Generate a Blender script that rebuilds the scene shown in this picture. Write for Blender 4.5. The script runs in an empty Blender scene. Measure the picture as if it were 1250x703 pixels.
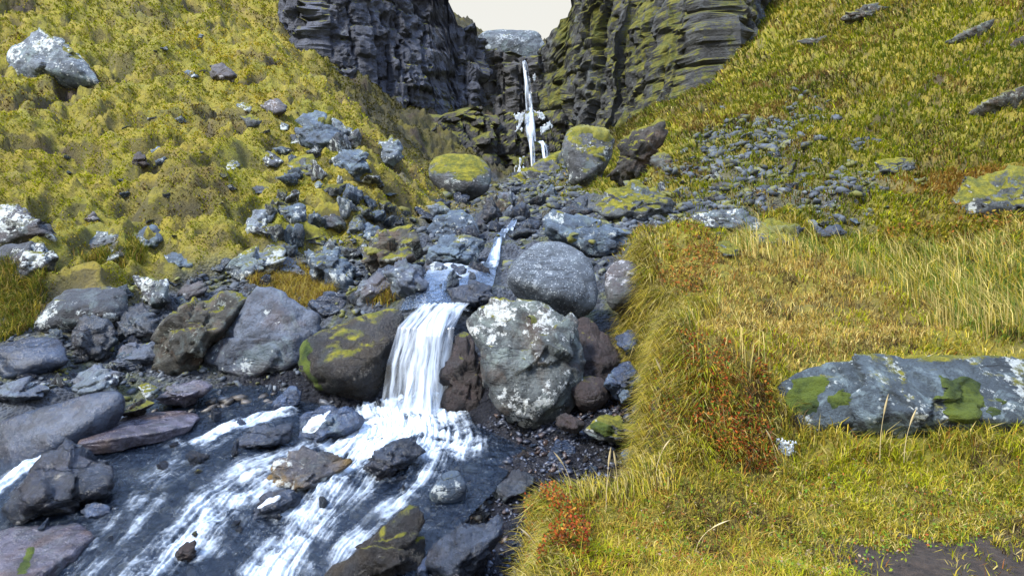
import bpy, bmesh, math, random
import numpy as np
from mathutils import Vector

random.seed(7)
RNG = np.random.default_rng(7)
sc = bpy.context.scene
COL = sc.collection

# ------------------------------------------------------------------ camera maths (photo is 1250 x 703)
FPX = 800.0
PITCH = math.radians(7.5)
CP, SP = math.cos(PITCH), math.sin(PITCH)

def W(px, py, Y):
    """point at forward distance Y seen along the ray through a photo pixel"""
    a = (px - 625.0) / FPX
    v = (351.5 - py) / FPX
    t = Y / (CP + v * SP)
    return np.array((a * t, Y, t * (v * CP - SP)))

def Wz(px, py, z):
    v = (351.5 - py) / FPX
    r = (v * CP - SP) / (CP + v * SP)
    return W(px, py, z / r)

def project(p):
    p = np.asarray(p, float)
    x, y, z = p[..., 0], p[..., 1], p[..., 2]
    d = y * CP - z * SP
    u = y * SP + z * CP
    return 625 + FPX * x / d, 351.5 - FPX * u / d

# ------------------------------------------------------------------ noise
def _hash(ix, iy, iz, seed):
    with np.errstate(over='ignore'):
        h = (ix.astype(np.uint32) * np.uint32(374761393) + iy.astype(np.uint32) * np.uint32(668265263)
             + iz.astype(np.uint32) * np.uint32(2246822519) + np.uint32((seed * 3266489917) & 0xffffffff))
        h = (h ^ (h >> np.uint32(13))) * np.uint32(1274126177)
        h = (h ^ (h >> np.uint32(16))) * np.uint32(2654435761)
        h = h ^ (h >> np.uint32(15))
    return h

def noise3(p, seed=0):
    p = np.asarray(p, np.float64)
    f = np.floor(p)
    i = f.astype(np.int64)
    r = (p - f).astype(np.float32)
    w = r * r * r * (r * (r * 6 - 15) + 10)
    out = np.zeros(len(p), np.float32)
    for dx in (0, 1):
        wx = w[:, 0] if dx else 1 - w[:, 0]
        for dy in (0, 1):
            wy = w[:, 1] if dy else 1 - w[:, 1]
            for dz in (0, 1):
                wz = w[:, 2] if dz else 1 - w[:, 2]
                h = _hash(i[:, 0] + dx, i[:, 1] + dy, i[:, 2] + dz, seed)
                gx = (h & np.uint32(1023)).astype(np.float32) / 511.5 - 1
                gy = ((h >> np.uint32(10)) & np.uint32(1023)).astype(np.float32) / 511.5 - 1
                gz = ((h >> np.uint32(20)) & np.uint32(1023)).astype(np.float32) / 511.5 - 1
                out += wx * wy * wz * (gx * (r[:, 0] - dx) + gy * (r[:, 1] - dy) + gz * (r[:, 2] - dz))
    return out

def fbm(p, octv=4, seed=0, gain=0.5, ridged=False):
    p = np.asarray(p, np.float64)
    out = np.zeros(len(p), np.float32)
    a = 1.0
    for k in range(octv):
        n = noise3(p * (2.0 ** k) + 17.3 * k, seed + k)
        out += a * ((0.35 - np.abs(n)) if ridged else n)
        a *= gain
    return out

def fbm2(x, y, s, octv=4, seed=0, **k):
    x = np.asarray(x, float).ravel(); y = np.asarray(y, float).ravel()
    return fbm(np.stack([x * s, y * s, np.full_like(x, 3.7 + seed)], 1), octv, seed, **k)

def sstep(a, b, x):
    t = np.clip((x - a) / (b - a), 0, 1)
    return t * t * (3 - 2 * t)

# ------------------------------------------------------------------ scattered data interpolation, in a perspective-like domain
class Field:
    def __init__(self, pts, c=0.06, off=2.5):
        pts = np.array(pts, float)
        self.off = off; self.c = c
        self.k = self.dom(pts[:, 0], pts[:, 1])
        s = pts[:, 1].clip(0.3) + off
        val = pts[:, 2] / s
        A = self.phi(self.k[:, None] - self.k[None])
        n = len(pts)
        Pm = np.c_[np.ones(n), self.k]
        M = np.zeros((n + 3, n + 3)); M[:n, :n] = A + np.eye(n) * 0.004; M[:n, n:] = Pm; M[n:, :n] = Pm.T
        sol = np.linalg.solve(M, np.r_[val, 0, 0, 0])
        self.w, self.p = sol[:n], sol[n:]
    def dom(self, x, y):
        yc = np.clip(y, 0.3, None) + self.off
        return np.stack([np.clip(x / yc, -1.6, 1.6), 0.6 * np.log(yc)], -1)
    def phi(self, d):
        return -np.sqrt((d ** 2).sum(-1) + self.c ** 2)
    def __call__(self, x, y):
        x = np.asarray(x, float); y = np.asarray(y, float)
        sh = x.shape; x = x.ravel(); y = y.ravel()
        out = np.empty(len(x))
        q = self.dom(x, y)
        for a in range(0, len(x), 20000):
            b = a + 20000
            out[a:b] = self.phi(q[a:b, None] - self.k[None]) @ self.w + self.p[0] + q[a:b] @ self.p[1:]
        return (out * (np.clip(y, 0.3, None) + self.off)).reshape(sh)

HILL_RIGHT = [W(*p) for p in (
    (950, 290, 9.5), (1050, 282, 10), (1200, 265, 10.5), (850, 275, 10), (900, 242, 13), (1000, 240, 12.5), (1100, 235, 12),
    (1240, 225, 11.5), (790, 255, 13), (850, 200, 17), (950, 200, 16), (1100, 180, 16), (1240, 150, 16), (780, 205, 22),
    (850, 150, 24), (950, 150, 21), (1100, 100, 21), (1240, 70, 20), (755, 175, 32), (800, 142, 36), (880, 105, 35),
    (1000, 55, 31), (1100, 25, 28), (1240, -5, 25), (1000, 0, 38), (930, 45, 40), (1100, -50, 36), (1240, -110, 34),
    (890, 55, 46), (840, 92, 46), (760, 128, 52), (940, -40, 56), (1100, -160, 60), (1400, -200, 40), (1450, 0, 22),
    (1450, 150, 14), (1450, 240, 11), (1700, -150, 30))]
BED_PTS = [W(*p) for p in (
    # lower stream bed
    (330, 720, 3.9), (520, 520, 5.85), (500, 600, 4.85), (420, 640, 4.5), (150, 575, 5.05), (0, 600, 4.75), (0, 720, 3.85), (-200, 640, 4.6),
    (250, 540, 5.45), (300, 620, 4.75), (280, 495, 5.95), (620, 575, 4.75), (640, 660, 4.05), (640, 740, 3.5), (560, 640, 4.35), (720, 540, 5.15), (760, 500, 5.5),
    (560, 520, 5.7), (800, 520, 5.4), (120, 525, 5.6),
    # step of the small fall and the boulders beside it
    (520, 390, 6.55), (450, 395, 6.6), (600, 380, 6.6), (660, 500, 5.75), (700, 430, 6.3), (760, 430, 6.2), (820, 400, 6.3), (400, 440, 6.5), (420, 490, 6.1),
    (520, 480, 6.3), (460, 470, 6.3),
    # left shore
    (60, 465, 6.2), (250, 470, 6.4), (330, 450, 6.6), (130, 400, 7.2), (300, 385, 7.4), (0, 380, 7.2), (-150, 420, 6.6), (-150, 300, 8.6),
    (200, 325, 8.6), (330, 318, 8.9), (60, 295, 9), (400, 305, 9.4), (450, 275, 11), (380, 355, 8.0), (450, 340, 8.2),
    # left hill
    (50, 230, 10.5), (200, 222, 11), (330, 222, 11.5), (430, 212, 12.5), (490, 245, 12.3), (50, 150, 13), (200, 150, 14), (330, 160, 14.5),
    (400, 162, 15), (470, 195, 14.6), (60, 75, 17), (200, 80, 18.5), (300, 92, 19.5), (360, 112, 19), (60, 0, 21), (200, 8, 24), (260, 20, 26),
    (-200, 220, 11), (-200, 90, 15), (-200, -80, 20), (60, -100, 28), (200, -80, 32),
    (500, 232, 13.6), (458, 162, 17), (400, 113, 20), (335, 60, 24), (270, 4, 28),
    # behind its shoulder
    (530, 245, 16), (500, 225, 20), (470, 200, 24), (410, 160, 28), (350, 110, 33), (280, 60, 39), (200, 0, 42), (540, 215, 33),
    # slope under the cliff
    (515, 185, 38), (455, 112, 44), (405, 50, 47), (365, 20, 48), (320, -20, 50), (560, 140, 49), (600, 160, 48), (480, 150, 41), (560, 195, 41), (600, 195, 44),
    (200, -120, 60), (-100, -150, 50),
    # gully upstream
    (590, 335, 8.2), (600, 305, 10), (620, 272, 13), (640, 250, 18), (650, 228, 30), (648, 214, 45), (700, 240, 20), (700, 272, 13.5),
    (560, 240, 24), (700, 300, 9.7), (650, 300, 9.8), (740, 300, 9.2), (540, 275, 12.6), (480, 305, 10.2), (720, 210, 30), (690, 205, 40),
    (650, 130, 53), (650, 80, 60), (620, 66, 70), (560, 40, 62), (700, 60, 62), (650, 40, 85), (530, 330, 8.6), (680, 340, 8.0), (760, 350, 7.6))] + HILL_RIGHT + \
    [np.array(q) for q in ((4, 8, -.6), (8, 6, -.5), (0.2, 1, -2.3), (3, 3, -2.0), (-4, 1, -2.6), (-9, 2, -1.5), (-9, 5.0, -1.0))]
BANK_PTS = [W(*p) for p in (
    (660, 622, 3.15), (660, 700, 2.5), (760, 592, 3.35), (900, 602, 3.25), (900, 690, 2.55), (1100, 690, 2.5), (1240, 690, 2.5), (1240, 600, 3.2),
    (1100, 560, 3.55), (850, 584, 3.4), (930, 575, 3.45), (795, 570, 3.5),
    (790, 458, 3.66), (850, 445, 3.72), (920, 443, 3.78), (880, 510, 3.50), (810, 515, 3.52), (1000, 425, 4.4), (1100, 413, 4.7), (1240, 415, 4.8),
    (1000, 520, 3.75), (1240, 525, 3.75), (1000, 460, 4.1), (1200, 450, 4.3),
    (830, 415, 4.7), (950, 397, 5.1), (1100, 388, 5.4), (1200, 398, 5.3), (900, 347, 6.6), (1000, 337, 7), (1100, 365, 6.3), (870, 322, 7.2),
    (800, 306, 6.9), (840, 312, 6.9), (795, 375, 5.75), (850, 385, 5.55), (780, 340, 6.4),
    (1000, 312, 8.5), (1100, 303, 9), (1240, 300, 8.6), (1240, 350, 7), (1240, 405, 5.6), (1120, 335, 7.6), (1450, 350, 7), (1450, 500, 4.5), (760, 290, 9))] + HILL_RIGHT + \
    [np.array(q) for q in ((0.2, 1, -1.52), (2, 1, -1.5), (4, 1, -1.45), (-1.5, 1, -1.6), (6, 3, -1.3))]
BED = Field(BED_PTS); BANK = Field(BANK_PTS)
BANK_EDGE = [(-.05, -8), (-.02, 2.2)] + [tuple(W(*p)[:2]) for p in (
    (648, 690, 2.58), (650, 612, 3.2), (700, 594, 3.34), (812, 584, 3.40), (832, 545, 3.50), (806, 455, 3.78), (798, 428, 4.5), (812, 402, 5.1),
    (850, 388, 5.55), (800, 384, 5.75), (778, 345, 6.3), (778, 308, 7.0), (765, 290, 9))] + [(2.2, 12), (70, 60), (90, 12), (60, -8)]

def seg_dist(x, y, poly, closed=True):
    d = np.full(x.shape, 1e9)
    n = len(poly)
    for i in range(n if closed else n - 1):
        ax, ay = poly[i]; bx, by = poly[(i + 1) % n]
        vx, vy = bx - ax, by - ay
        t = np.clip(((x - ax) * vx + (y - ay) * vy) / (vx * vx + vy * vy + 1e-12), 0, 1)
        d = np.minimum(d, np.hypot(x - ax - t * vx, y - ay - t * vy))
    return d

def inside(x, y, poly):
    r = np.zeros(x.shape, bool)
    n = len(poly)
    for i in range(n):
        ax, ay = poly[i]; bx, by = poly[(i + 1) % n]
        c = (ay > y) != (by > y)
        xi = (bx - ax) * (y - ay) / ((by - ay) if by != ay else 1e-12) + ax
        r ^= c & (x < xi)
    return r

def bank_mask(x, y):
    d = seg_dist(x, y, BANK_EDGE)
    s = np.where(inside(x, y, BANK_EDGE), d, -d)
    wob = 0.10 * fbm2(x, y, 2.5, 3, 5).reshape(x.shape)
    return sstep(-0.16, 0.10, s + wob), s

def H0(x, y):
    x = np.asarray(x, float); y = np.asarray(y, float)
    m, s = bank_mask(x, y)
    b = BED(x, y); k = BANK(x, y)
    far = sstep(8, 11, y)
    m = np.where(x > 0, m, 0) if False else m
    return b * (1 - m) + np.maximum(k, b - 0.02 - 3 * far) * m

def zones(x, y):
    """rocky (0..1), soil, heather (0..1) from world position"""
    x = np.asarray(x, float).ravel(); y = np.asarray(y, float).ravel()
    z = H0(x, y)
    px, py = project(np.stack([x, y, z], 1))
    m, s = bank_mask(x, y)
    n1 = fbm2(x, y, .35, 4, 21)
    n2 = fbm2(x, y, 1.3, 3, 22)
    return x, y, z, m, s, n1, n2

ROCKY_LINE = [tuple(W(*p)[:2]) for p in ((-400, 470, 6.2), (-100, 425, 6.8), (60, 390, 7.2), (210, 340, 8.2), (320, 318, 8.9), (420, 300, 9.6), (500, 262, 11.6), (560, 242, 20),
                                         (600, 222, 40), (700, 212, 40), (715, 240, 20), (790, 255, 12.5), (900, 250, 12.2), (960, 275, 10.2), (900, 315, 8.2), (800, 300, 8.4))] + \
    [tuple(W(*p)[:2]) for p in ((778, 308, 7.0), (778, 345, 6.3), (850, 388, 5.55), (775, 428, 4.5), (787, 530, 3.7), (650, 612, 3.2), (648, 690, 2.58))] + [(0, 0), (0, -8), (-30, -8)]
SCREE = [tuple(W(*p)[:2]) for p in ((740, 262, 11), (800, 225, 15), (860, 170, 20.5), (930, 145, 21.5), (990, 120, 21.5), (960, 190, 16.6), (1000, 215, 14), (1100, 215, 13), (1120, 250, 11.4),
                                    (1000, 285, 9.9), (900, 300, 9), (800, 290, 9.6))]

def rocky_at(x, y):
    x = np.asarray(x, float); y = np.asarray(y, float)
    d = seg_dist(x, y, ROCKY_LINE); s = np.where(inside(x, y, ROCKY_LINE), d, -d) / (0.06 * y + .1)
    d2 = seg_dist(x, y, SCREE); s2 = np.where(inside(x, y, SCREE), d2, -d2) / (0.08 * y + .1)
    n = fbm2(x, y, .9, 4, 33).reshape(x.shape)
    r1 = sstep(-.6, .7, s + 1.4 * n)
    r2 = sstep(-1, 1.0, s2 + 2.4 * n - .2) * .85
    return np.maximum(r1, r2 * .72), r2

def detail(x, y):
    """tussocks, hummocks and stones, added to the smooth heights"""
    x = np.asarray(x, float); y = np.asarray(y, float)
    r, r2 = rocky_at(x, y)
    m, s = bank_mask(x, y)
    near = np.clip(y / 9.0, .18, 1)
    far = np.clip((y - 20) / 25, 0, 1)
    hum = fbm2(x, y, .8, 4, 41).reshape(x.shape)
    tus = .35 - 1.6 * np.abs(fbm2(x * (1 + .2 * np.sign(x)), y, 1.7, 3, 47)).reshape(x.shape)
    terr = fbm2(x * .45 + .35 * y, y * 1.0, .55, 4, 53, ridged=True).reshape(x.shape)
    hillf = np.maximum(1 - m, sstep(8, 12, y))
    grass = near * (.50 * hum + (.10 + .50 * hillf) * tus + .30 * terr * hillf)
    rk = near * (.30 * hum + .10 * fbm2(x, y, 5, 3, 60).reshape(x.shape))
    big = far * 2.1 * (fbm2(x, y, .16, 4, 71, ridged=True).reshape(x.shape) - .34)
    cliffy = far * 1.1 * (np.abs(fbm2(x, y, .42, 6, 75, gain=.6).reshape(x.shape)) - .25)
    peat = sstep(.26, .42, fbm2(x, y, .75, 3, 63).reshape(x.shape)) * sstep(2, -1, x) * sstep(7, 9, y) * (1 - far)
    grass = grass - .38 * peat
    bk = m * (1 - sstep(8, 12, y))
    out = bk * (.13 * fbm2(x, y, 1.5, 3, 64).reshape(x.shape) * np.clip(y / 4, .35, 1.6) + .05 * np.clip(y / 4, .4, 1.5) * (.3 - np.abs(fbm2(x, y, 3.2, 3, 66)).reshape(x.shape)))
    out = out + grass * (1 - r) + rk * r + big + cliffy
    return out * np.clip(.25 + .75 * (1 - m), .35, 1) if False else out

def H(x, y):
    return H0(x, y) + detail(x, y)

WPTS = [Wz(*p) for p in ((300, 500, -1.90), (500, 510, -1.95), (440, 545, -2.0), (560, 545, -1.98), (400, 600, -2.12), (460, 620, -2.13), (330, 703, -2.36), (420, 690, -2.33), (250, 590, -2.07), (330, 580, -2.04),
                         (200, 690, -2.24), (100, 703, -2.26), (20, 590, -2.10), (100, 535, -1.99), (200, 510, -1.93), (150, 560, -2.01), (620, 560, -2.0), (350, 740, -2.42), (-50, 620, -2.16), (180, 630, -2.13), (250, 650, -2.20))]
WSURF = Field(WPTS, .08)
def wpt(px, py):
    z = -2.05
    for _ in range(8):
        q = Wz(px, py, z); z = float(WSURF(q[0], q[1]))
    return Wz(px, py, z)

MARCH = np.exp(np.linspace(math.log(1.5), math.log(90), 260))
def ground(px, py):
    """where the ray through a photo pixel meets the terrain"""
    a = (px - 625.0) / FPX; v = (351.5 - py) / FPX
    t = MARCH / (CP + v * SP)
    x = a * t; z = t * (v * CP - SP)
    h = H(x, MARCH)
    k = np.nonzero(z < h)[0]
    i = k[0] if len(k) else len(MARCH) - 1
    yy = np.linspace(MARCH[max(i - 1, 0)], MARCH[i], 12)
    t = yy / (CP + v * SP); x = a * t; z = t * (v * CP - SP)
    k = np.nonzero(z < H(x, yy))[0]; j = k[0] if len(k) else 11
    return np.array((x[j], yy[j], z[j]))

# ------------------------------------------------------------------ object helpers
def link(o, parent=None):
    COL.objects.link(o)
    if parent is not None:
        o.parent = parent
    return o

def tag(o, label=None, cat=None, group=None, kind=None):
    if label: o['label'] = label
    if cat: o['category'] = cat
    if group: o['group'] = group
    if kind: o['kind'] = kind
    return o

def npmesh(name, co, faces_flat, loop_tot, mat=None, smooth=True, attrs=None):
    me = bpy.data.meshes.new(name)
    co = np.ascontiguousarray(co, np.float32)
    me.vertices.add(len(co)); me.vertices.foreach_set('co', co.ravel())
    fl = np.ascontiguousarray(faces_flat, np.int32).ravel()
    lt = np.ascontiguousarray(loop_tot, np.int32)
    me.loops.add(len(fl)); me.loops.foreach_set('vertex_index', fl)
    me.polygons.add(len(lt))
    me.polygons.foreach_set('loop_start', np.r_[0, np.cumsum(lt)[:-1]].astype(np.int32))
    me.update(calc_edges=True)
    if smooth:
        me.polygons.foreach_set('use_smooth', np.ones(len(lt), bool))
    for k, a in (attrs or {}).items():
        a = np.asarray(a, np.float32)
        if a.ndim == 1:
            me.attributes.new(k, 'FLOAT', 'POINT').data.foreach_set('value', a)
        else:
            if a.shape[1] == 3: a = np.c_[a, np.ones(len(a))]
            me.attributes.new(k, 'FLOAT_COLOR', 'POINT').data.foreach_set('color', np.ascontiguousarray(a, np.float32).ravel())
    if mat: me.materials.append(mat)
    me.validate()
    return me

def grid_faces(nr, nc):
    i = np.arange(nr - 1)[:, None] * nc + np.arange(nc - 1)[None]
    f = np.stack([i, i + 1, i + nc + 1, i + nc], -1).reshape(-1, 4)
    return f

def obj(name, me, parent=None, loc=(0, 0, 0)):
    o = bpy.data.objects.new(name, me)
    o.location = loc
    return link(o, parent)

# ------------------------------------------------------------------ materials
class NT:
    def __init__(self, name):
        self.m = bpy.data.materials.new(name); self.m.use_nodes = True
        self.t = self.m.node_tree; self.t.nodes.clear()
        self.out = self.n('ShaderNodeOutputMaterial')
    def n(self, ty, **kw):
        n = self.t.nodes.new(ty)
        for k, v in kw.items(): setattr(n, k, v)
        return n
    def l(self, a, b): self.t.links.new(a, b)
    def setin(self, node, key, v):
        s = node.inputs[key]
        if isinstance(v, bpy.types.NodeSocket): self.l(v, s)
        else: s.default_value = v
    def noise(self, vec, scale, detail=6, rough=.6, dist=0.0):
        n = self.n('ShaderNodeTexNoise')
        self.setin(n, 'Scale', scale); self.setin(n, 'Detail', detail); self.setin(n, 'Roughness', rough); self.setin(n, 'Distortion', dist)
        if vec is not None: self.l(vec, n.inputs['Vector'])
        return n.outputs['Fac']
    def voro(self, vec, scale, feature='F1', rand=1.0):
        n = self.n('ShaderNodeTexVoronoi', feature=feature)
        self.setin(n, 'Scale', scale); self.setin(n, 'Randomness', rand)
        self.l(vec, n.inputs['Vector'])
        return n
    def ramp(self, fac, a, b, lo=0.0, hi=1.0):
        n = self.n('ShaderNodeMapRange', interpolation_type='SMOOTHSTEP')
        self.setin(n, 'Value', fac); self.setin(n, 'From Min', a); self.setin(n, 'From Max', b); self.setin(n, 'To Min', lo); self.setin(n, 'To Max', hi)
        return n.outputs['Result']
    def mix(self, fac, a, b, mode='MIX'):
        n = self.n('ShaderNodeMix', data_type='RGBA', blend_type=mode)
        self.setin(n, 0, fac)
        for k, v in ((6, a), (7, b)):
            if not isinstance(v, bpy.types.NodeSocket): v = (*v, 1) if len(v) == 3 else v
            self.setin(n, k, v)
        return n.outputs[2]
    def math(self, op, a, b=0.0, clamp=False):
        n = self.n('ShaderNodeMath', operation=op, use_clamp=clamp)
        self.setin(n, 0, a); self.setin(n, 1, b)
        return n.outputs[0]
    def bsdf(self, color, rough, normal=None, **kw):
        b = self.n('ShaderNodeBsdfPrincipled')
        if not isinstance(color, bpy.types.NodeSocket): color = (*color, 1)
        self.setin(b, 'Base Color', color); self.setin(b, 'Roughness', rough)
        if normal is not None: self.l(normal, b.inputs['Normal'])
        for k, v in kw.items(): self.setin(b, k.replace('_', ' '), v)
        return b.outputs[0]
    def bump(self, h, strength=.5, dist=.02, normal=None):
        b = self.n('ShaderNodeBump')
        self.setin(b, 'Height', h); self.setin(b, 'Strength', strength); self.setin(b, 'Distance', dist)
        if normal is not None: self.l(normal, b.inputs['Normal'])
        return b.outputs[0]
    def objvec(self):
        tc = self.n('ShaderNodeTexCoord'); oi = self.n('ShaderNodeObjectInfo')
        mul = self.n('ShaderNodeVectorMath', operation='MULTIPLY'); self.l(oi.outputs['Location'], mul.inputs[0]); mul.inputs[1].default_value = (3.1, 2.3, 5.7)
        add = self.n('ShaderNodeVectorMath', operation='ADD'); self.l(tc.outputs['Object'], add.inputs[0]); self.l(mul.outputs[0], add.inputs[1])
        return add.outputs[0], oi.outputs['Random'], tc.outputs['Object']
    def attr(self, name):
        a = self.n('ShaderNodeAttribute', attribute_name=name)
        return a
    def surf(self, s):
        self.l(s, self.out.inputs['Surface']); return self.m

MOSS_A, MOSS_B = (.24, .215, .012), (.085, .095, .012)

def rock_mat(name, c1, c2, lich=.0, moss=.0, rough=.75, lcol=(.58, .62, .60), scale=1.0, tealc=(.20, .27, .27), teal=.4, stain=None, warm=.0, spots=.0, moss_low=False, bumps=1.0):
    N = NT(name)
    v, rnd, ov = N.objvec()
    big = N.noise(v, 1.6 * scale, 8, .62, .3)
    mid = N.noise(v, 7 * scale, 9, .68)
    fine = N.noise(v, 38 * scale, 8, .7)
    col = N.mix(N.ramp(big, .35, .65), c1, c2)
    col = N.mix(N.ramp(mid, .44, .60, 0, .75), col, tuple(x * .40 for x in c1))
    col = N.mix(N.ramp(fine, .50, .66, 0, .75), col, tuple(x * .30 for x in c1))
    col = N.mix(N.ramp(N.noise(v, 5.2 * scale, 8, .75), .56, .66, 0, .5), col, tuple(min(.45, x * 1.5) for x in c2))
    if teal: col = N.mix(N.ramp(N.noise(v, 3.1 * scale, 9, .7, .8), .50, .62, 0, teal), col, tealc)
    if warm: col = N.mix(N.ramp(N.noise(v, 2.2 * scale, 7, .6, .5), .48, .66, 0, warm), col, stain or (.12, .06, .03))
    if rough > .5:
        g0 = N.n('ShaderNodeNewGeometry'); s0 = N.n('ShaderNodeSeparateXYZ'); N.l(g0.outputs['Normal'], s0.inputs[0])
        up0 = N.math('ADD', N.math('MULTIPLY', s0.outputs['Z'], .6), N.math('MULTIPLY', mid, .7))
        col = N.mix(N.ramp(up0, .5, 1.0, 0, .24), col, tuple(min(.42, x * 1.4) for x in c2))  # up-facing sides mixed paler: light from above put into the colour
    # layered cracks
    wv = N.n('ShaderNodeTexNoise'); N.setin(wv, 'Scale', 1.5 * scale); N.setin(wv, 'Detail', 5)
    mp = N.n('ShaderNodeMapping'); mp.inputs['Scale'].default_value = (.7, .7, 5.5); mp.inputs['Rotation'].default_value = (.5, .35, .2)
    N.l(v, mp.inputs['Vector']); N.l(mp.outputs[0], wv.inputs['Vector'])
    crack = N.ramp(N.math('ABSOLUTE', N.math('SUBTRACT', wv.outputs['Fac'], .5)), 0.0, .022)
    crack = N.math('MAXIMUM', crack, N.ramp(N.noise(v, 1.1 * scale, 4), .50, .58, 1, 0))
    col = N.mix(N.ramp(crack, 0, 1, .45, 0), col, tuple(x * .3 for x in c1))
    if lich:
        l1 = N.ramp(N.math('ADD', N.math('MULTIPLY', N.noise(v, 2.6 * scale, 4, .6, .2), .55), N.math('MULTIPLY', N.noise(v, 15 * scale, 9, .78, .1), .45)), .575 - .06 * lich, .60 - .06 * lich)
        col = N.mix(N.math('MULTIPLY', l1, min(1, .55 + .4 * lich)), col, lcol)
        vo = N.voro(v, 13 * scale)
        vs = N.ramp(N.math('ADD', vo.outputs['Distance'], N.math('MULTIPLY', N.noise(v, 30 * scale, 4), .5)), .34 + .12 * lich, .44 + .12 * lich, .9, 0)
        vs = N.math('MULTIPLY', vs, N.ramp(N.noise(v, 1.9 * scale, 4), .50, .62, 0, .75))
        col = N.mix(vs, col, tuple(x * .92 for x in lcol))
    if spots:
        vo = N.voro(v, 26 * scale)
        vs = N.ramp(N.math('ADD', vo.outputs['Distance'], N.math('MULTIPLY', mid, .4)), .36, .48, spots, 0)
        col = N.mix(vs, col, lcol)
    h = N.math('ADD', N.math('MULTIPLY', mid, .8), N.math('MULTIPLY', fine, .25))
    h = N.math('ADD', h, N.math('MULTIPLY', crack, .3))
    ro = N.ramp(mid, .3, .7, max(.05, rough - .14), min(1, rough + .12))
    nrm = N.bump(h, .9, .06 * bumps / scale)
    if moss:
        ge = N.n('ShaderNodeNewGeometry'); sx = N.n('ShaderNodeSeparateXYZ'); N.l(ge.outputs['Normal'], sx.inputs[0])
        up = sx.outputs['Z']
        if moss_low: up = N.math('MULTIPLY', up, -.25)
        f = N.math('ADD', N.math('MULTIPLY', up, .55), N.math('MULTIPLY', N.noise(v, 2.6 * scale, 9, .72, .4), 1.3))
        mk = N.ramp(f, 1.22 - .55 * moss, 1.34 - .55 * moss)
        mc = N.mix(N.ramp(N.noise(v, 9 * scale, 6, .7), .35, .68), MOSS_B, MOSS_A)
        mc = N.mix(N.ramp(fine, .45, .7, 0, .5), mc, (.04, .032, .012))
        col = N.mix(mk, col, mc)
        ro = N.math('MAXIMUM', ro, mk)
        nrm = N.bump(N.math('ADD', N.math('MULTIPLY', mk, .8), N.math('MULTIPLY', fine, .5)), .6, .04, nrm)
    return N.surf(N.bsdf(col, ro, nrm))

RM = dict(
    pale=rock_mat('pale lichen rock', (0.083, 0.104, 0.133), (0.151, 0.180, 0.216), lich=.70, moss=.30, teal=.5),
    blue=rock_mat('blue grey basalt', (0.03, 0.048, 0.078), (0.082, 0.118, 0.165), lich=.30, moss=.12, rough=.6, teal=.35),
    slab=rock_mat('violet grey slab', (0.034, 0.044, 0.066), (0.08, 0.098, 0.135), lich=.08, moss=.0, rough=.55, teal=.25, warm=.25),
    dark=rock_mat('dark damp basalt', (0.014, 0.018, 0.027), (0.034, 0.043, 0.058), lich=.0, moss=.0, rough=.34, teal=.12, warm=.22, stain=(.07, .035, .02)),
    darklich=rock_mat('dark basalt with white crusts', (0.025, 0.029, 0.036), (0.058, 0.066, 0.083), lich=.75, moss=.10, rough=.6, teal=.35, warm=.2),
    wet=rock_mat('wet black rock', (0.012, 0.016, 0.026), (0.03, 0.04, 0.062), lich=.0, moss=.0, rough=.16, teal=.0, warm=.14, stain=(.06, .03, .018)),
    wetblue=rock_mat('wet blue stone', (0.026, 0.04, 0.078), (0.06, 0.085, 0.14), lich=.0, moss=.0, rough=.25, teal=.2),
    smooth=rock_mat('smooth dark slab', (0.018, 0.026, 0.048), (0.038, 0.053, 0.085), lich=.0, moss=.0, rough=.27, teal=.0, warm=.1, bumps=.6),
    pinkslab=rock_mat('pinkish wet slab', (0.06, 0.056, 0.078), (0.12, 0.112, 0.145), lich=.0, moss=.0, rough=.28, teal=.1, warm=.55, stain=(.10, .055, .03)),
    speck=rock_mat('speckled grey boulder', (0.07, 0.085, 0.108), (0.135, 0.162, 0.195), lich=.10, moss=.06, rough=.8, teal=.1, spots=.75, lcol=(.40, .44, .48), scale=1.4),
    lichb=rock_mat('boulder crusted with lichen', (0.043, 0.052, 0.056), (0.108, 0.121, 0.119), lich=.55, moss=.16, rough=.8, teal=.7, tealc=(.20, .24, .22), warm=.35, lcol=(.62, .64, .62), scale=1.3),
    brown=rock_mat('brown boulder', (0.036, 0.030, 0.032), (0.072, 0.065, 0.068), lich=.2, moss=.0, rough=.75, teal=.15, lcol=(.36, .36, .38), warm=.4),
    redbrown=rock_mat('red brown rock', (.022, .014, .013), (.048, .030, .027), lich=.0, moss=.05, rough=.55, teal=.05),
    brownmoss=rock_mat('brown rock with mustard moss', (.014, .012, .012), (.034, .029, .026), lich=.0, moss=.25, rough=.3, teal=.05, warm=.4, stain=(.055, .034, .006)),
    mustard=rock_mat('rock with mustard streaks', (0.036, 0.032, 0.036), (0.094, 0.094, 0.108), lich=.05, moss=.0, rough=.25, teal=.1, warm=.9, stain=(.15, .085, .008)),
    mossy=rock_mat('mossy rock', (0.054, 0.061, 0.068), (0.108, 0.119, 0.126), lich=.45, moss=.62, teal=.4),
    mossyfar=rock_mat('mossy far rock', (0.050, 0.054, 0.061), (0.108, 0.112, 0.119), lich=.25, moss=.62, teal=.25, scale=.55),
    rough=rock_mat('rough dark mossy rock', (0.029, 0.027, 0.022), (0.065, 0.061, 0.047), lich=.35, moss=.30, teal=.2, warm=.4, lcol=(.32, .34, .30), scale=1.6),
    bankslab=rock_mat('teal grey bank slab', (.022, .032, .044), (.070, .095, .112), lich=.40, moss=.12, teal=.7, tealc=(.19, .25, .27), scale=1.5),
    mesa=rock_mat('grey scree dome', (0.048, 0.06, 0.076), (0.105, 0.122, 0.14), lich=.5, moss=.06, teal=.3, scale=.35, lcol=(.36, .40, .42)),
    farcliff=rock_mat('far dark outcrop', (0.020, 0.018, 0.016), (0.054, 0.049, 0.042), lich=.1, moss=.55, teal=.05, scale=.4, warm=.4),
)

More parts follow.
